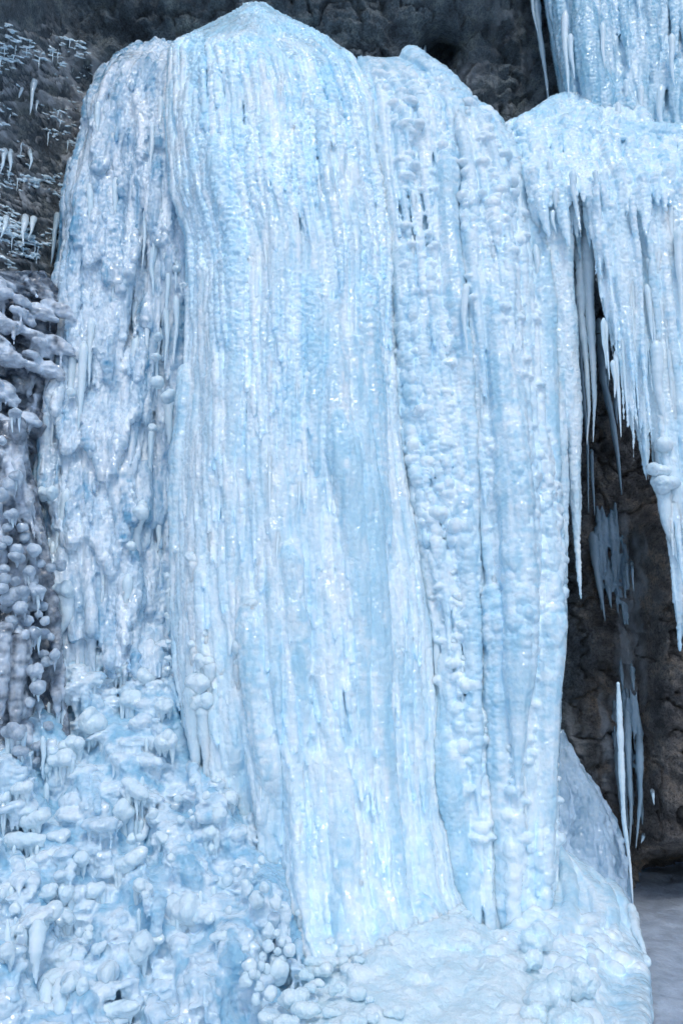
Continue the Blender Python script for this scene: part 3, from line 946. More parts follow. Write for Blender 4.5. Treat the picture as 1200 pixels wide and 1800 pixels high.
def build_rims():
    """Frosty rims along the edges of the rippled rock ledges, far too many to count."""
    rs = np.random.RandomState(71)
    b = Bag()
    n = 0
    while n < 620:
        py = rs.uniform(34, 470)
        px = rs.uniform(-60, 158 - .05 * py)
        band = math.sin(py / 15.0 + px / 90.0 + 2.2 * math.sin(px / 47.0 + py / 120.0)) + .5 * math.sin(px / 19.0 + 1.7)
        if py < 30 + .30 * px or band < rs.uniform(-.6, 1.1) or (150 < py < 215 and px < 75 and rs.uniform() < .75) or (265 < py < 300 and px < 60 and rs.uniform() < .6):
            continue
        n += 1
        l = rs.uniform(7, 30) * (1.2 if py > 300 else 1)
        q = np.linspace(0, 1, 9)
        xx = px + l * q
        yy = py + .24 * l * q + rs.uniform(-2.5, 2.5) * np.sin(q * 3.1) + rs.uniform(-1, 1) * np.sin(q * 8)
        Y = np.array([rockY(a, c) for a, c in zip(xx, yy)])
        Y = .5 * Y + .5 * Y.mean() - .012
        r = rs.uniform(1.1, 2.9) * (1.25 if py > 300 else 1) * np.sin(np.pi * (q * .86 + .07)) ** .7 * (1 + .3 * np.sin(q * rs.uniform(9, 19)))
        b.tube(at(xx, yy, Y), r * pxm(10), 7)
        if rs.uniform() < .16:
            k = rs.randint(2, 7)
            t = np.linspace(0, 1, 7)
            b.tube(at(xx[k] - 1.5 * t, yy[k] + rs.uniform(7, 24) * t, Y[k] - .02 - .02 * t), rs.uniform(1.2, 2.4) * (1 - .85 * t) * pxm(10), 6)
    V, Q = np.concatenate(b.V).astype(float), np.concatenate(b.Q)
    V = V + .008 * np.stack([fbm(V * 30, 2, 1), fbm(V * 30, 2, 2), fbm(V * 30, 2, 3)], -1)
    o = obj('frost_rims', V, Q, M_BULB)
    o['kind'] = 'stuff'


def px_in(pts):
    return 1000 < pts[0][0] < 1125 and pts[0][1] < 1000


# ------------------------------------------------------------------ lower left: dripping slope and its bulbs
sYb = lerp_poly([(1040, 10.2), (1100, 9.85), (1180, 9.5), (1300, 9.05), (1450, 8.45), (1600, 7.75), (1800, 6.95), (1950, 6.4)])


def slopeY(px, py):
    px = np.asarray(px, float)
    py = np.asarray(py, float)
    return sYb(py) - .35 * sstep(140, -40, px) + .12 * np.sin(px / 31 + py / 47) + .10 * np.sin(px / 17 - py / 29)


def build_slope():
    rs = np.random.RandomState(53)
    t = thing('ice_slope', 'lumpy dripping apron of layered ice pads filling the lower left corner', 'frozen waterfall', at(230, 1700, 7.6))
    t['kind'] = 'thing'
    L = lerp_poly([(1060, 60), (1150, -90), (1950, -260)])
    R = lerp_poly([(1060, 310), (1150, 380), (1400, 480), (1600, 560), (1950, 600)])

    def Yf(u, py):
        return slopeY(L(py) + (R(py) - L(py)) * u, py) + .4 * sstep(.84, 1.0, u) ** 1.5
    bag = mass(L, R, Yf, 1062, 1930, [(60, (4, 9), (40, 120), 1.0, .3)], rs, thick=.7, du=50, dv=12, wob=.16)
    n = 0
    while n < 430:
        px, py = rs.uniform(-80, 540), rs.uniform(1100, 1900)
        if px > R(py) - 45 or (px > 300 and py < 1370):
            continue
        n += 1
        Y = float(slopeY(px, py))
        big = rs.uniform() ** 2
        rx = (7 + 19 * big) * pxm(Y)
        rz = rx * rs.uniform(.45, .75)
        s = (6 + 17 * big)
        rot = rs.uniform(.0, .5) if px < 260 else rs.uniform(-.2, .3)
        yo = Y - rx * rs.uniform(-.2, .45)
        bag.blob(at(px, py, yo), (rx * 1.15, rx * 1.1, rz * .75), 14, rot)
        for j in range(rs.randint(1, 4)):
            q = np.linspace(0, 1, 10)
            f = rs.uniform(-.7, .7)
            bag.tube(at(px + f * s + 0 * q, py - f * s * math.sin(rot) + q * s * rs.uniform(1.2, 2.6), yo - rx * .3 + .3 * rx * q), rx * rs.uniform(.3, .55) * (1 - .85 * q ** 1.2), 10)
        for _ in range(rs.randint(2, 9)):
            dx = rs.uniform(-.95, .95) * s
            ln = (18 + 75 * rs.uniform() ** 2) * (1 if py > 1300 else .6)
            q = np.linspace(0, 1, 10)
            r0 = 2.4 + 5 * rs.uniform() ** 2
            bag.tube(at(px + dx + 0 * q, py + q * ln, Y - rx * .7 + .04 * q), r0 * (1 - q ** 1.3 * .9) * pxm(Y), 7)
    V, Q = finish(bag, VOX * 1.05, [(0.22, 0.045, .6, 'n'), (0.07, 0.012, .35, 'b', patches(2, -.1, .3)), (0.045, 0.014, .45, 'n')], rs, 3)
    obj('ice_body', V, Q, M_SLOPE, t)
    it = []
    for _ in range(36):
        px, py = rs.uniform(0, 420), rs.uniform(1180, 1700)
        Y = float(slopeY(px, py)) - .12
        it.append((px, py, px, py + rs.uniform(30, 90), rs.uniform(2.5, 5), Y))
    hang(t, it, M_ICICLE, rs)
    return t


def mushrooms():
    """Single pads, mushrooms and bulbs that stand proud of the slope: (px, py, rx, rz, tilt, lobes, drips, label, kind)."""
    rs = np.random.RandomState(59)
    A = [
        (46, 1478, 52, 20, .1, 6, 3, 'widest flat ice pad at the left edge, ridged top, drips beneath', 'pad'),
        (66, 1512, 32, 13, .15, 4, 1, 'glossy white ice pad tucked right under the widest flat pad', 'pad'),
        (142, 1508, 22, 19, -.2, 3, 1, 'bright round-ended ice pad near the left, short drip below it', 'pad'),
        (85, 1568, 25, 17, .6, 3, 0, 'ribbed ice pad tilted up to the right, above the big dripping mushroom', 'pad'),
        (10, 1566, 16, 24, .1, 3, 1, 'upright white ice knob cut by the left edge of the picture', 'nodule'),
        (28, 1598, 10, 9, 0, 1, 0, 'small pale ball of ice beside the upright knob at the left edge', 'bulb'),
        (82, 1608, 36, 24, .35, 5, 0, 'large glossy ice mushroom cap with the longest icicles under it, lower left', 'mushroom'),
        (36, 1630, 30, 14, .4, 4, 4, 'lower lobe of pale ice spreading left under the large glossy cap', 'pad'),
        (120, 1570, 13, 18, .2, 2, 2, 'small cone of ice with short drips, right of the large glossy cap', 'mushroom'),
        (114, 1610, 16, 22, .6, 2, 1, 'grey-blue ice lobe leaning on the right side of the large glossy cap', 'pad'),
        (12, 1672, 18, 22, -.4, 3, 2, 'slanted white ice lobe at the left edge, below the large cap', 'pad'),
        (114, 1676, 22, 12, .8, 2, 0, 'narrow glossy ice lobe slanting up to the right, between two mushrooms', 'lobe'),
        (96, 1722, 34, 22, .55, 5, 3, 'big white ice mushroom on thick fluted drips at the bottom left', 'mushroom'),
        (126, 1728, 15, 24, -.35, 2, 2, 'rounded right lobe of the big white mushroom at the bottom left', 'lobe'),
        (146, 1735, 10, 14, -.2, 1, 1, 'egg-shaped knob of ice just right of the big white mushroom', 'bulb'),
        (176, 1666, 19, 11, .7, 2, 0, 'bright tilted sliver of ice above the narrow upright lobe', 'lobe'),
        (191, 1708, 13, 24, -.4, 2, 0, 'narrow upright ice lobe with a ribbed face, lower left', 'lobe'),
        (168, 1566, 26, 20, .4, 4, 5, 'ribbed ice pad with a long skirt of thin icicles, left of the blue recess', 'pad'),
        (228, 1514, 36, 20, .4, 5, 6, 'broad sloping ice pad with a skirt of icicles over the blue recess', 'pad'),
        (252, 1560, 20, 14, -.1, 3, 4, 'white-topped ice cone tapering down, right of the blue recess', 'mushroom'),
        (322, 1598, 32, 31, 0, 7, 4, 'large bright cauliflower-shaped ice knob standing alone near the bottom', 'mushroom'),
        (369, 1615, 9, 7, .2, 1, 0, 'small white egg of ice right of the cauliflower-shaped knob', 'bulb'),
        (388, 1645, 17, 11, 0, 2, 1, 'white double knob of ice, below right of the cauliflower-shaped knob', 'nodule'),
        (396, 1553, 16, 15, .3, 2, 2, 'round white ice knob with a cone below, above the double knob', 'nodule'),
        (370, 1462, 18, 16, 0, 2, 2, 'bright round ice knob with a drip, beside the foot of the tallest column', 'nodule'),
        (386, 1430, 14, 14, 0, 1, 1, 'smooth white ball stacked on the bright round knob by the tallest column', 'bulb'),
        (368, 1441, 7, 6, 0, 1, 0, 'pea-sized ball of ice on the upper left of the bright round knob', 'bulb'),
        (382, 1372, 10, 8, 0, 2, 0, 'pale twin ball of ice high beside the foot of the tallest column', 'bulb'),
        (404, 1402, 12, 20, .3, 3, 1, 'lumpy white ice knob leaning against the foot of the tallest column', 'nodule'),
        (372, 1490, 8, 13, 0, 2, 1, 'small knob of ice under the bright round knob', 'nodule'),
        (245, 1665, 26, 24, .6, 5, 1, 'translucent blue hump of ice below the blue recess', 'hump'),
        (272, 1650, 14, 12, .3, 2, 0, 'little glassy lump on the right shoulder of the blue hump', 'lump'),
        (205, 1775, 44, 17, .1, 6, 2, 'wide ripple-topped ice pad near the bottom edge', 'pad'),
        (214, 1790, 24, 16, .1, 3, 0, 'rounded front lobe of the wide ripple-topped pad at the bottom edge', 'lobe'),
        (288, 1472, 20, 13, -.5, 3, 1, 'glassy ice pad sloping down to the right, above the cauliflower-shaped knob', 'pad'),
        (216, 1425, 24, 26, -.1, 4, 4, 'hanging bell of ice with a tapering drip, upper part of the slope', 'mushroom'),
        (242, 1388, 26, 15, -.4, 4, 2, 'pale ice pad ending in a pointed drip, upper part of the slope', 'pad'),
        (100, 1470, 24, 17, -.1, 3, 1, 'blue-grey ice pad between the widest flat pad and the bell', 'pad'),
        (60, 1438, 34, 20, .3, 5, 1, 'wide dull-white ice hump above the widest flat pad', 'hump'),
        (40, 1385, 22, 16, .1, 3, 1, 'rounded ice pad at the left edge, upper part of the slope', 'pad'),
        (8, 1405, 12, 16, .1, 3, 1, 'white knob of ice on the left edge, beside the rounded pad', 'nodule'),
        (110, 1335, 28, 20, .1, 5, 3, 'jagged-edged ice pad with icicles, near the top of the slope', 'pad'),
        (168, 1270, 26, 24, -.3, 5, 3, 'drooping fan of glassy ice under the ragged curtain', 'pad'),
        (125, 1310, 24, 17, .2, 4, 2, 'scalloped ice pad just below the drooping fan', 'pad'),
        (232, 1230, 26, 18, 0, 5, 5, 'round-topped ice mushroom with a curtain of drips, in the blue corner', 'mushroom'),
        (213, 1172, 17, 14, 0, 3, 3, 'dim mushroom of ice at the foot of the ragged curtain', 'mushroom'),
        (252, 1188, 22, 18, 0, 5, 3, 'clustered ice mushroom dripping in the blue corner below the deep recess', 'mushroom'),
        (240, 1143, 11, 11, 0, 2, 0, 'left ball of the pair atop the blue corner, under the deep recess', 'bulb'),
        (262, 1160, 9, 8, 0, 1, 0, 'right ball of the pair atop the blue corner, under the deep recess', 'bulb'),
        (288, 1240, 20, 16, .1, 4, 2, 'blue glassy lump against the bulbous left side of the tallest column', 'lump'),
        (290, 1300, 22, 18, .1, 4, 3, 'pale hanging lobe of ice beside the tallest column, low in the blue corner', 'lobe'),
        # left edge crowd
        (28, 978, 17, 11, -.2, 3, 0, 'oval ice pad on the left edge, topmost of the bulb crowd', 'pad'),
        (30, 1046, 27, 17, .2, 4, 1, 'wide smooth bulb of ice high in the crowd on the left edge', 'bulb'),
        (60, 967, 12, 12, 0, 1, 0, 'single clean ball of ice right of the topmost oval pad', 'bulb'),
        (52, 1003, 14, 13, 0, 2, 1, 'frosted ball of ice hanging under the single clean ball', 'bulb'),
        (68, 1038, 17, 14, 0, 4, 1, 'dark glassy lump in the bulb crowd beside the wide smooth bulb', 'lump'),
        (35, 1117, 18, 17, 0, 3, 2, 'big white ball capping the leaning ice pillar on the left', 'bulb'),
        (62, 1112, 13, 14, 0, 2, 2, 'cone-tailed ball of ice right of the big pillar ball', 'bulb'),
        (62, 1180, 17, 14, .1, 3, 1, 'drooping ice knob above the small capped stalk on the left', 'nodule'),
        (67, 1208, 13, 12, 0, 1, 1, 'white ball capping a straight ice stalk on the left', 'bulb'),
        (28, 1286, 24, 16, 0, 4, 4, 'broad ice mushroom with a fringe of drips, below the leaning pillar', 'mushroom'),
        (40, 1320, 15, 12, 0, 2, 1, 'two-tier ball of ice under the broad mushroom on the left', 'bulb'),
        (65, 1313, 14, 12, 0, 2, 0, 'blurred pale ball right of the two-tier ball', 'bulb'),
        (97, 1150, 11, 11, 0, 2, 0, 'lumpy knot of small ice balls where the crowd meets the curtain', 'nodule'),
        (82, 1350, 14, 10, 0, 2, 1, 'small glassy pad under the blurred pale ball', 'pad'),
        (30, 835, 13, 13, 0, 2, 1, 'round ice knob on a grey stalk at the left edge', 'nodule'),
        (22, 905, 16, 11, -.3, 3, 1, 'drooping ice lobe at the left edge, under the grey stalk knob', 'lobe'),
        (28, 725, 15, 12, 0, 2, 2, 'rounded ice cap on the grey wall above the stalk knob', 'nodule'),
    ]
    for px, py, rx, rz, tilt, lob, drips, lab, kind in A:
        if lob > 2 and px < 240 and py > 1330:
            rx, rz = rx * .9, rz * .82
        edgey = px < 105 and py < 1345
        Y = (float(crowdY(px, py)) if edgey else float(slopeY(px, py))) - (.07 + rx * .30 * pxm(8))
        V, Q = bulb(px, py, rx, rz, Y, rs, tilt, lob, None, drips + 1 if lob > 1 else 0)
        t = thing('ice_' + kind, lab, 'ice ' + kind, at(px, py, Y))
        t['kind'] = 'thing'
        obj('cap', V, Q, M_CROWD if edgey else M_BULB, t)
        # root that ties the cap to the ice behind it
        b = Bag()
        q = np.linspace(0, 1, 6)
        k = pxm(Y)
        b.tube(at(px, py + q * rz * .9, Y + .25 * rz * k + q * .75), rz * (.75 + .2 * q) * k, 12)
        obj('root', b.V[0], b.Q[0], M_SLOPE, t)
        cs, sn = math.cos(tilt), math.sin(tilt)
        long_ = 1.7 if kind == 'mushroom' or drips > 3 else 1.0
        for i in range(drips):
            f = (i + .5) / drips * 1.5 - .75 + rs.uniform(-.12, .12)
            x0, y0 = px + f * rx * cs, py - f * rx * sn + rz * .05
            ln = rs.uniform(1.4, 3.2) * rz * long_
            r0 = rs.uniform(.22, .40) * rz
            V, Q = icicle([(x0, y0), (x0 + rs.uniform(-1, 1), y0 + ln)], max(2.5, r0), [Y + .01, Y + .02], rs, ramp=0)
            obj('icicle', V, Q, M_SLOPE if i % 2 else M_BULB, t)
    # long fluted drips under the two big mushrooms
    for i, (x0, y0, x1, y1, r, lab) in enumerate([
        (14, 1640, 11, 1768, 5, 'thinnest of the long icicles under the large glossy cap, at the far left'),
        (40, 1640, 34, 1752, 10, 'ringed thick icicle under the lower lobe of the large glossy cap'),
        (66, 1635, 64, 1730, 14, 'fluted stout icicle under the middle of the large glossy cap'),
        (82, 1745, 82, 1830, 13, 'left fluted leg under the big white mushroom at the bottom'),
        (106, 1745, 106, 1830, 14, 'right fluted leg under the big white mushroom at the bottom'),
    ]):
        V, Q = icicle([(x0, y0 - 24), (x1, y1)], r, [float(slopeY(x0, y0)) - .10, float(slopeY(x0, y0)) - .22, float(slopeY(x0, y0)) - .24], rs, 14, .14, .75, .25)
        solo('icicle', V, Q, M_ICICLE, lab, 'icicle', 'long icicles under the ice mushrooms')


def crowdY(px, py):
    return 9.35 - .5 * sstep(700, 1300, py) - .45 * sstep(110, -40, px) + .05 * np.sin(px / 9 + py / 13)


def build_crowd():
    rs = np.random.RandomState(61)
    # rounded grey shelves on the rock at the left edge
    t = thing('ice_shelf', 'stack of rounded grey ice shelves clinging to the rock at the left edge', 'ice shelves', at(30, 640, 9.4))
    sl = lerp_poly([(440, -150), (800, -150)])
    sr = lerp_poly([(440, 40), (470, 70), (520, 112), (600, 108), (800, 72)])

    def Ys(u, py):
        px = sl(py) + (sr(py) - sl(py)) * u
        A = np.stack([np.ravel(px) / 80.0, np.ravel(py - .30 * px) / 27.0, 0 * np.ravel(px)], -1)
        A[:, 1] += .8 * vnoise(A * np.array([.8, .35, 1]), 71)
        n = np.abs(vnoise(A, 72)) * .75 + .4 * np.abs(vnoise(A * 2.1, 73))
        return 9.75 - .0022 * (60 - px) + .10 * sstep(50, 92, px) - .50 * np.reshape(n ** .6, np.shape(px)) + .22
    bag = mass(sl, sr, lambda u, py: Ys(u, py) + .14, 478, 800, [(40, (2.5, 5), (30, 90), 1.2, .3)], rs, thick=.35, du=110, dv=3, wob=.10)
    for _ in range(75):
        py = rs.uniform(448, 785)
        px = rs.uniform(-80, float(sr(py)) - 8)
        rx = 12 + 34 * rs.uniform() ** 1.6
        k = pxm(9.4)
        Y = 9.62 - .0026 * (60 - px) + rs.uniform(-.06, .12)
        bag.blob(at(px, py, Y), (rx * k, rs.uniform(12, 24) * k, rs.uniform(.22, .42) * rx * k + 4 * k), 14, rs.uniform(-.45, .0))
        bag.blob(at(px + rx * .6, py + rx * .30, Y + .03), (rx * .6 * k, 14 * k, rs.uniform(6, 11) * k), 14, rs.uniform(-.7, -.1))
        if rs.uniform() < .4:
            q = np.linspace(0, 1, 8)
            bag.tube(at(px + rx * rs.uniform(-.5, .8) + 0 * q, py + q * rs.uniform(18, 46), Y - .04 + 0 * q), (rs.uniform(3, 5) * (1 - .8 * q)) * k, 7)
    V, Q = finish(bag, VOX, [(0.12, 0.03, .5, 'n'), (0.045, 0.010, .6, 'n')], rs, 4)
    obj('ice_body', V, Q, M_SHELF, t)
    # pillar group below
    t = thing('ice_curtain', 'dim frozen backing with leaning pillars behind the bulb crowd on the left edge', 'frozen waterfall', at(50, 1250, 9.2))
    t['kind'] = 'thing'
    R = lerp_poly([(720, 40), (800, 48), (900, 72), (1000, 92), (1100, 105), (1380, 130)])
    bag = mass(lerp_poly([(700, -160), (1400, -160)]), R, lambda u, py: crowdY(-160 + (R(py) + 160) * u, py) + .22, 740, 1390, [(60, (5, 11), (60, 220), 1.0, .35), (60, (3, 6), (40, 120), 1.2, .35)], rs, thick=.5)
    for x0, y0, x1, y1, r in [(35, 1120, 25, 1290, 20), (6, 1100, 2, 1270, 13), (66, 1210, 57, 1292, 12), (82, 1100, 78, 1240, 10), (100, 1150, 98, 1300, 12), (20, 840, 20, 960, 14), (48, 830, 50, 950, 12)]:
        q = np.linspace(0, 1, 14)
        Y = crowdY(x0, y0) - .1
        bag.tube(at(x0 + (x1 - x0) * q, y0 + (y1 - y0) * q, Y + 0 * q), r * (1 - .75 * q ** 1.5) * pxm(Y), 10)
    V, Q = finish(bag, VOX, [(0.12, 0.03, 1, 'n'), (0.05, 0.012, .8, 'b')], rs, 2)
    obj('ice_body', V, Q, M_SHELF, t)
    # countless look-alike balls of the crowd: one thing each
    spots = [(13, 928, 8), (40, 928, 9), (12, 950, 9), (30, 965, 9), (10, 1018, 10), (12, 1068, 9), (36, 1070, 11), (60, 1066, 12), (69, 1080, 6), (80, 1092, 8), (77, 1113, 9), (13, 1148, 9), (48, 1163, 8), (77, 1150, 8), (82, 1163, 8),
             (92, 1164, 6), (13, 1345, 7), (107, 993, 9), (90, 998, 9), (4, 960, 8), (44, 945, 9), (28, 1023, 8), (4, 1035, 9), (8, 1000, 9), (76, 1066, 7), (20, 1090, 9), (50, 1092, 9), (45, 1140, 8), (4, 1180, 8), (86, 1275, 8), (4, 1320, 10), (62, 1338, 8),
             (30, 1340, 8), (2, 870, 11), (4, 775, 9), (16, 850, 10), (72, 990, 8), (40, 1180, 7), (54, 1235, 8), (90, 1120, 7)]
    for px, py, r in spots:
        r = r * rs.uniform(.9, 1.15)
        V, Q = bulb(px, py, r * rs.uniform(1, 1.2), r, float(crowdY(px, py)) + rs.uniform(-.08, .06), rs, rs.uniform(-.2, .2))
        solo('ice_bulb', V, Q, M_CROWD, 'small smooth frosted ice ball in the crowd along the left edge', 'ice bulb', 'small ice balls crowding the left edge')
    sp2 = [(472, 1663, 8), (465, 1560, 9), (433, 1562, 11), (453, 1582, 11), (485, 1585, 8), (416, 1533, 7), (450, 1527, 5), (460, 1512, 6), (443, 1540, 5), (472, 1638, 10), (486, 1640, 5), (495, 1655, 6), (508, 1670, 8), (462, 1682, 7), (483, 1688, 8), (438, 1697, 11), (460, 1697, 7),
           (490, 1708, 14), (432, 1725, 12), (455, 1735, 8), (475, 1746, 9), (450, 1757, 8), (470, 1703, 6), (432, 1668, 6), (444, 1712, 7), (452, 1715, 6), (488, 1672, 6), (451, 1770, 7), (497, 1690, 8)]
    for px, py, r in sp2:
        r = r * rs.uniform(.95, 1.15)
        Y = min(float(slopeY(px, py)), 8.35 - (py - 1560) * .004) - rs.uniform(.15, .3)
        V, Q = bulb(px, py, r, r * rs.uniform(1, 1.3), Y, rs, rs.uniform(-.3, .3))
        solo('ice_bulb', V, Q, M_BULB, 'small white ice pebble in the cluster at the foot of the tallest column', 'ice bulb', 'white ice pebbles at the foot of the tallest column')
    # white beads scattered over the slope
    for px, py, r in [(338, 1374, 6), (335, 1428, 5), (314, 1403, 7), (338, 1438, 5), (246, 1472, 7), (140, 1640, 7), (156, 1644, 7), (157, 1632, 6), (35, 1635, 7), (245, 1555, 9), (256, 1572, 6), (363, 1398, 7), (402, 1600, 6), (300, 1508, 7), (270, 1430, 9), (318, 1440, 6), (232, 1475, 8), (202, 1628, 5)]:
        Y = float(slopeY(px, py)) - .3
        V, Q = bulb(px, py, r, r * 1.05, Y, rs)
        solo('ice_bulb', V, Q, M_BULB, 'lone pea-like ice bead dotted over the lower left slope', 'ice bulb', 'ice beads dotted over the slope')


def build_base():
    rs = np.random.RandomState(67)
    t = thing('snow_mound', 'snow-crusted ice mound at the foot of the tallest column, ridge falling to the right', 'snow mound', at(760, 1800, 7.4))
    t['kind'] = 'thing'
    L = lerp_poly([(1588, 760), (1630, 700), (1670, 600), (1710, 500), (1760, 420), (1950, 340)])
    R = lerp_poly([(1588, 818), (1650, 866), (1668, 905), (1695, 952), (1740, 985), (1800, 1018), (1950, 1075)])
    Yb = lerp_poly([(1588, 8.75), (1605, 8.4), (1650, 7.9), (1700, 7.4), (1800, 6.65), (1950, 5.9)])

    def Yf(u, py):
        return Yb(py) + .5 * sstep(.8, 1.0, u) ** 2 + .55 * sstep(.35, 0, u) ** 1.5
    bag = mass(L, R, Yf, 1590, 1940, [], rs, thick=.5, du=40, dv=10, wob=.2, f0=.62)
    for _ in range(60):
        u, py = rs.uniform(.02, .99) ** rs.choice([.8, .2]), rs.uniform(1650, 1900)
        px = L(py) + (R(py) - L(py)) * u
        r = rs.uniform(7, 19) * pxm(7.6)
        bag.blob(at(px, py, float(Yf(u, py)) + r * rs.uniform(-.2, .5)), (r * 1.3, r, r * .8))
    V, Q = finish(bag, VOX, [(0.30, 0.06, .8, 'n'), (0.10, 0.02, .8, 'k'), (0.05, 0.012, .8, 'n'), (0.025, 0.006, 1, 'n')], rs, 10)
    obj('snow_body', V, Q, M_SNOWICE, t)
    for px, py, rx, rz, lob in [(520, 1757, 26, 18, 5), (545, 1735, 13, 10, 3), (557, 1728, 16, 8, 3), (592, 1738, 15, 10, 2), (624, 1744, 17, 14, 3), (540, 1775, 30, 14, 5), (585, 1780, 18, 9, 4), (650, 1757, 7, 5, 1), (560, 1690, 22, 9, 4), (536, 1715, 14, 10, 3), (655, 1790, 12, 9, 3), (620, 1795, 26, 10, 4), (690, 1780, 20, 10, 4), (470, 1790, 20, 10, 4), (500, 1795, 24, 11, 4)]:
        Y = min(float(mY(.2, min(py, 1700))) - .2, float(Yb(py)) - .12)
        V, Q = bulb(px, py, rx, rz, Y, rs, rs.uniform(-.1, .2), lob)
        obj('snow_lump', V, Q, M_SNOWICE, t)
    # crumbly snow banked against the foot of the column
    foot = lerp_poly([(520, 1712), (600, 1682), (684, 1652), (760, 1618), (820, 1592)])
    for i in range(17):
        px = 520 + 300 * (i + rs.uniform(0, .9)) / 17
        py = float(foot(px)) + rs.uniform(-4, 16)
        rx = rs.uniform(11, 24)
        V, Q = bulb(px, py, rx, rx * rs.uniform(.45, .7), float(Yb(py)) + .02, rs, rs.uniform(-.1, .5), 5)
        obj('snow_lump', V, Q, M_SNOWICE, t)
    # snow lumps to the right of the ridge
    for px, py, rx, rz, lob, lab in [
        (965, 1755, 34, 30, 7, 'lumpy snow boulder at the lower right, nearest the bottom edge'),
        (1010, 1728, 30, 24, 7, 'cauliflower clump of snow on the round ice hump'),
        (1000, 1800, 36, 24, 7, 'broad clump of snow on the bottom edge, right of the ridge'),
        (935, 1790, 24, 18, 6, 'small clump of snow in the shadowed notch under the ridge'),
        (945, 1650, 25, 20, 7, 'knobbly snow cap perched above the ridge, at the foot of the ribbed column'),
        (930, 1690, 22, 14, 6, 'pale snow clump between the ridge and the knobbly snow cap'),
    ]:
        V, Q = bulb(px, py, rx, rz, float(np.interp(py, [1600, 1700, 1800], [8.45, 7.5, 6.6])), rs, .4, lob)
        k = rz * pxm(8)
        nrm = (V - V.mean(0)) / (np.linalg.norm(V - V.mean(0), axis=1)[:, None] + 1e-9)
        V = V + nrm * (k * (.22 * bumps(V / (k * .55), 4) + .05 * fbm(V / (k * .15), 2, 6)))[:, None]
        solo('snow_clump', V, Q, M_SNOWICE, lab, 'snow clump')['kind'] = 'thing'
    # round apron on the right
    t = thing('ice_hump', 'smooth round hump of frosty ice swelling from the foot of the ribbed column', 'ice hump', at(1040, 1750, 8.4))
    L = lerp_poly([(1490, 968), (1580, 940), (1640, 880), (1950, 850)])
    R = lerp_poly([(1490, 985), (1520, 1035), (1560, 1080), (1610, 1112), (1700, 1134), (1800, 1142), (1950, 1150)])
    Yh = lerp_poly([(1490, 9.75), (1530, 9.35), (1600, 8.75), (1700, 7.9), (1800, 6.95), (1950, 6.1)])

    def Yq(u, py):
        return Yh(py) + .45 * (1 - np.sqrt(np.clip(1 - np.clip((u - .35) / .65, 0, 1) ** 2 * .97, 0, 1))) + .12 * np.sin(u * 13 + py / 60) * sstep(1640, 1760, py)
    bag = mass(L, R, Yq, 1492, 1940, [(12, (7, 14), (60, 160), .5, .25), (16, (3, 6), (30, 100), .9, .3)], rs, thick=.7, du=36, dv=9, wob=.08, f0=.5)
    for _ in range(110):
        u, py = np.clip(rs.normal(.45, .22), .05, .95), rs.normal(1680, 55)
        if py < 1590:
            continue
        px = L(py) + (R(py) - L(py)) * u
        r = rs.uniform(6, 15) * pxm(8.5)
        bag.blob(at(px, py, float(Yq(u, py))), (r * 1.2, r, r * .8))
    V, Q = finish(bag, VOX, [(0.14, 0.03, .8, 'k'), (0.06, 0.012, .8, 'b', lambda V: sstep(1600, 1660, topx(V))), (0.03, 0.006, 1, 'n')], rs, 2)
    obj('ice_body', V, Q, M_KNOB, t)
    V, Q = bulb(1134, 1690, 11, 15, 8.3, rs, -.3, 2)
    obj('ice_knob', V, Q, M_ICICLE, t)
    hang(t, [(1110, 1600, 1137, 1690, 10, [8.95, 8.3]), (1108, 1590, 1122, 1660, 8, [9.0, 8.5])], M_ICICLE, rs)
    # verglas drips down the brown rock
    for n_, xa, xb, ya, yb, la, lb, lab in [(40, 1044, 1100, 880, 1010, 40, 130, 'pale glassy smear of thin drips on the brown rock in the hollow'), (34, 1074, 1124, 1150, 1330, 50, 170, 'narrow frozen trickle of thin drips running down rock to the cave mouth')]:
        bag = Bag()
        for i in range(n_):
            x, y0 = rs.uniform(xa, xb), rs.uniform(ya, yb)
            l = rs.uniform(la, lb)
            q = np.linspace(0, 1, 16)
            m = min(float(rockY(x, y0 + l * f)) for f in (0, .3, .6, 1))
            yy = np.linspace(float(rockY(x, y0)), m, 16) - .04 - .06 * q
            bag.tube(at(x + (x - 600) * l * q / 7000, y0 + l * q, yy), rs.uniform(3, 8) * sstep(-.1, .4, q) * (1 - .85 * q ** 1.4) * pxm(11) + .004, 8)
        V, Q = finish(bag, VOX, [(0.06, 0.02, 2, 'n'), (0.03, 0.006, 1, 'n')], rs, 2)
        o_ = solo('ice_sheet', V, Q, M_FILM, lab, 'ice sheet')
        o_['kind'] = 'thing'
    # grey skin of ice over the rock behind
    t = thing('ice_sheet', 'dull grey-blue skin of ice over rock, between ribbed column and cave mouth', 'ice sheet', at(1040, 1500, 9.9))
    L = lerp_poly([(1280, 945), (1600, 955)])
    R = lerp_poly([(1280, 985), (1330, 1008), (1400, 1055), (1450, 1085), (1500, 1096), (1560, 1104), (1625, 1116)])

    def Yg(u, py):
        return 10.55 - .9 * sstep(1280, 1620, py) + .5 * sstep(.75, 1, u) ** 2
    bag = mass(L, R, Yg, 1285, 1620, [(40, (5, 11), (50, 150), .9, .35), (60, (3, 6), (30, 100), 1.1, .4)], rs, thick=.5)
    V, Q = finish(bag, VOX, [(0.12, 0.035, 1.4, 'n'), (0.05, 0.015, 1.2, 'b')], rs, 2)
    obj('ice_body', V, Q, M_SKIN, t)


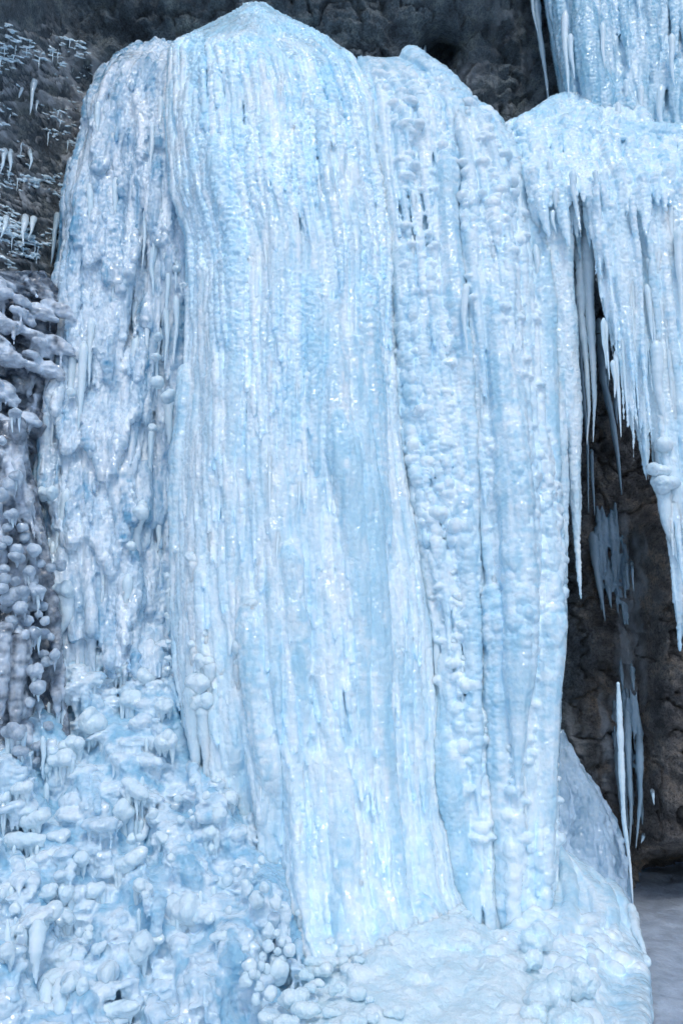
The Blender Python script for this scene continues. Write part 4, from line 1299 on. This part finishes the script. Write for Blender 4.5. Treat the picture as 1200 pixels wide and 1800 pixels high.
# ------------------------------------------------------------------ rock and snow floor
def cliffY(px, py):
    Y = 11.75 - 1.0 * sstep(260, -300, py) * sstep(960, 860, px)
    Y = Y - 1.9 * sstep(190, -80, px) * sstep(1500, 700, py) - 0.5 * sstep(150, -60, px) * sstep(200, 20, py)
    Y = Y - 0.9 * sstep(1075, 1190, px) * sstep(820, 960, py) * sstep(1640, 1480, py)
    # small cave under the overhang, hollow beside it
    Y = Y + 1.1 * np.exp(-(((px - 775) / 34) ** 2 + ((py - 92) / 34) ** 2))
    Y = Y + 0.5 * np.exp(-(((px - 890) / 90) ** 2 + ((py - 120) / 120) ** 2))
    # cave mouth low on the right
    arch = 1478 + 0.0022 * (px - 1215) ** 2
    Y = Y + 3.2 * sstep(0, 60, py - arch) * sstep(1100, 1150, px)
    return Y


ROCK = None


def rockY(px, py):
    ax, ay, G = ROCK
    return G[min(np.searchsorted(ax, px), len(ax) - 1), min(np.searchsorted(ay, py), len(ay) - 1)]


def build_cliff():
    def axis(lo, a, b, hi, fine, n):
        return np.concatenate([np.linspace(lo, a, n, endpoint=False), np.arange(a, b, fine), np.linspace(b, hi, n)])
    ax = axis(-2600, -120, 1320, 3600, CLF, 50)
    ay = axis(-1500, -120, 1700, 2250, CLF, 30)
    X, Yp = np.meshgrid(ax, ay, indexing='ij')
    Y0 = cliffY(X, Yp)
    P = at(X, Yp, Y0).reshape(-1, 3)
    # layered, fractured rock
    Pl = P * np.array([0.8, 0.8, 1.1])
    d = 0.30 * fbm(Pl, 5, 3, ridged=True) + 0.13 * fbm(P * 3.1, 4, 9, ridged=True) + 0.06 * fbm(P * 9, 4, 21) + 0.035 * fbm(P * 21, 3, 27, ridged=True) + 0.16 * np.exp(-(fbm(P * np.array([1.6, 1.6, 2.2]), 3, 29) / .035) ** 2) - 0.10 * bumps(P * np.array([1.2, 1.2, 1.6]), 5, .9)
    # rippled ledges coated with ice on the left
    xx, yy = X.ravel(), Yp.ravel()
    w = sstep(170, 105, xx + 14 * fbm(P * 2, 2, 77) - 0.05 * (yy - 200)) * sstep(15, 60, yy - 0.15 * xx + 20 * fbm(P * 1.5, 2, 78))
    wx, wz = fbm(P * 1.6, 3, 61), fbm(P * np.array([1.4, 1.4, 4]), 3, 62)
    W = np.stack([xx / 85 + .5 * wx, (yy - .10 * xx) / 16 + .75 * wz, 0 * xx], -1)
    r1 = 1 - np.abs(fbm(W, 2, 41)) * 3.0
    r2 = 1 - np.abs(fbm(W * np.array([2.4, 1.9, 1]), 2, 45)) * 3.6
    crest = np.clip(np.maximum(r1, .92 * r2), 0, 1)
    d = d * (1 - .5 * w) - w * 0.15 * crest ** 2
    ice = w * sstep(0.60, 0.72, crest + .20 * sstep(70, 140, xx) + .35 * fbm(P * np.array([4, 4, 5]), 2, 15)) * (.35 + .65 * sstep(-.35, .25, fbm(P * np.array([7, 7, 12]), 2, 19)))
    # thin verglas washed down the rock in the hollow on the right
    film = np.exp(-((xx - 1088 - 25 * np.sin(yy / 130)) / 30) ** 2) * sstep(860, 960, yy) + .8 * np.exp(-((xx - 1020) / 40) ** 2) * sstep(1180, 1330, yy)
    film = film * sstep(-0.25, 0.5, fbm(P * np.array([9, 9, 2.2]), 4, 91)) * .9
    fin2 = .55 * np.exp(-(((xx - 812) / 34) ** 2 + ((yy - 140) / 30) ** 2)) + .3 * sstep(-.1, .4, fbm(P * np.array([5, 5, 4]), 3, 33)) * np.exp(-((xx - 900) / 60) ** 2) * sstep(260, 180, yy)
    side = .85 * np.exp(-((xx - 152) / 30) ** 2) * sstep(60, 110, yy) * sstep(470, 380, yy) * sstep(-.25, .2, fbm(P * np.array([6, 6, 4]), 3, 37))
    ice = np.clip(ice + film + fin2 + side, 0, 1)
    P[:, 1] += d.ravel()
    global ROCK
    ROCK = (ax, ay, P[:, 1].reshape(X.shape))
    nu, nv = X.shape
    warm = sstep(985, 1075, xx + 40 * fbm(P * 1.3, 2, 55)) * sstep(600, 800, yy) + .12 * w  # brown rock; also lifts the colour where the hollow lies in shade
    o = obj('cliff', P, grid_quads(nu, nv), M_ROCK, None, {'ice': ice, 'warm': np.clip(warm, 0, 1)})
    o['kind'] = 'structure'


def build_ground():
    a = np.concatenate([-np.geomspace(300, 12, 24), np.arange(-11, 11, .12), np.geomspace(11.1, 300, 24)])
    b = np.concatenate([-np.geomspace(300, 3, 30), np.arange(-2.5, 17, .12)])
    X, Y = np.meshgrid(a, b, indexing='ij')
    P = np.stack([X, Y, np.zeros_like(X)], -1).reshape(-1, 3)
    far = np.clip(np.hypot(P[:, 0], P[:, 1]) / 40, 0, 1)
    P[:, 2] = -0.1 + 0.18 * fbm(P * .5, 4, 3) + 0.05 * fbm(P * 3.5, 4, 8) + 0.05 * bumps(P * 4, 9) * sstep(.1, .4, fbm(P * 1.1, 2, 12)) - 0.3 * far
    o = obj('snow_ground', P, grid_quads(len(a), len(b)), M_SNOW)
    o['kind'] = 'structure'


# ------------------------------------------------------------------ light, camera, render
def build_light():
    w = bpy.data.worlds.new('World')
    S.world = w
    w.use_nodes = True
    nt = w.node_tree
    bg = nt.nodes['Background']
    sky = nt.nodes.new('ShaderNodeTexSky')
    sky.sky_type = 'NISHITA'
    sky.sun_disc = False
    el, az = math.radians(56), math.radians(172)      # azimuth clockwise from +Y
    sky.sun_elevation = el
    sky.sun_rotation = az
    nt.links.new(sky.outputs['Color'], bg.inputs['Color'])
    bg.inputs['Strength'].default_value = SKY
    l = bpy.data.lights.new('sun', 'SUN')
    l.energy = SUN
    l.angle = math.radians(SUNANG)
    l.color = (1.0, 0.98, 0.94)
    o = bpy.data.objects.new('sun', l)
    C.objects.link(o)
    from mathutils import Vector
    d = Vector((math.sin(az) * math.cos(el), math.cos(az) * math.cos(el), math.sin(el)))
    o.rotation_euler = d.to_track_quat('Z', 'Y').to_euler()
    o.location = d * 30


def build_camera():
    c = bpy.data.cameras.new('camera')
    c.sensor_fit = 'VERTICAL'
    c.sensor_height = 36
    c.lens = 28
    c.clip_end = 2000
    o = bpy.data.objects.new('camera', c)
    o.location = (0, 0, CAMZ)
    o.rotation_euler = (math.pi / 2 + TILT, 0, 0)
    C.objects.link(o)
    S.camera = o
    v = S.view_settings
    S.display_settings.display_device = 'sRGB'
    v.view_transform = 'Standard'
    v.look = 'None'
    v.gamma = 1
    v.exposure = EXPOSURE
    S.render.engine = 'CYCLES'
    cy = S.cycles
    cy.use_denoising = True
    cy.max_bounces = 6
    cy.diffuse_bounces = 4
    cy.use_adaptive_sampling = True
    cy.adaptive_threshold = 0.04
    cy.transmission_bounces = 8
    cy.sample_clamp_indirect = 6
VOX = 0.014
CLF = 3.0
SKY, SUN, SUNANG, EXPOSURE = 0.15, 1.15, 14, 0.03
build_light()
build_camera()
build_ground()
build_cliff()
build_main()
build_right()
build_left()
build_wall()
build_ledge()
build_rims()
build_gap_icicles()
build_slope()
mushrooms()
build_crowd()
build_base()
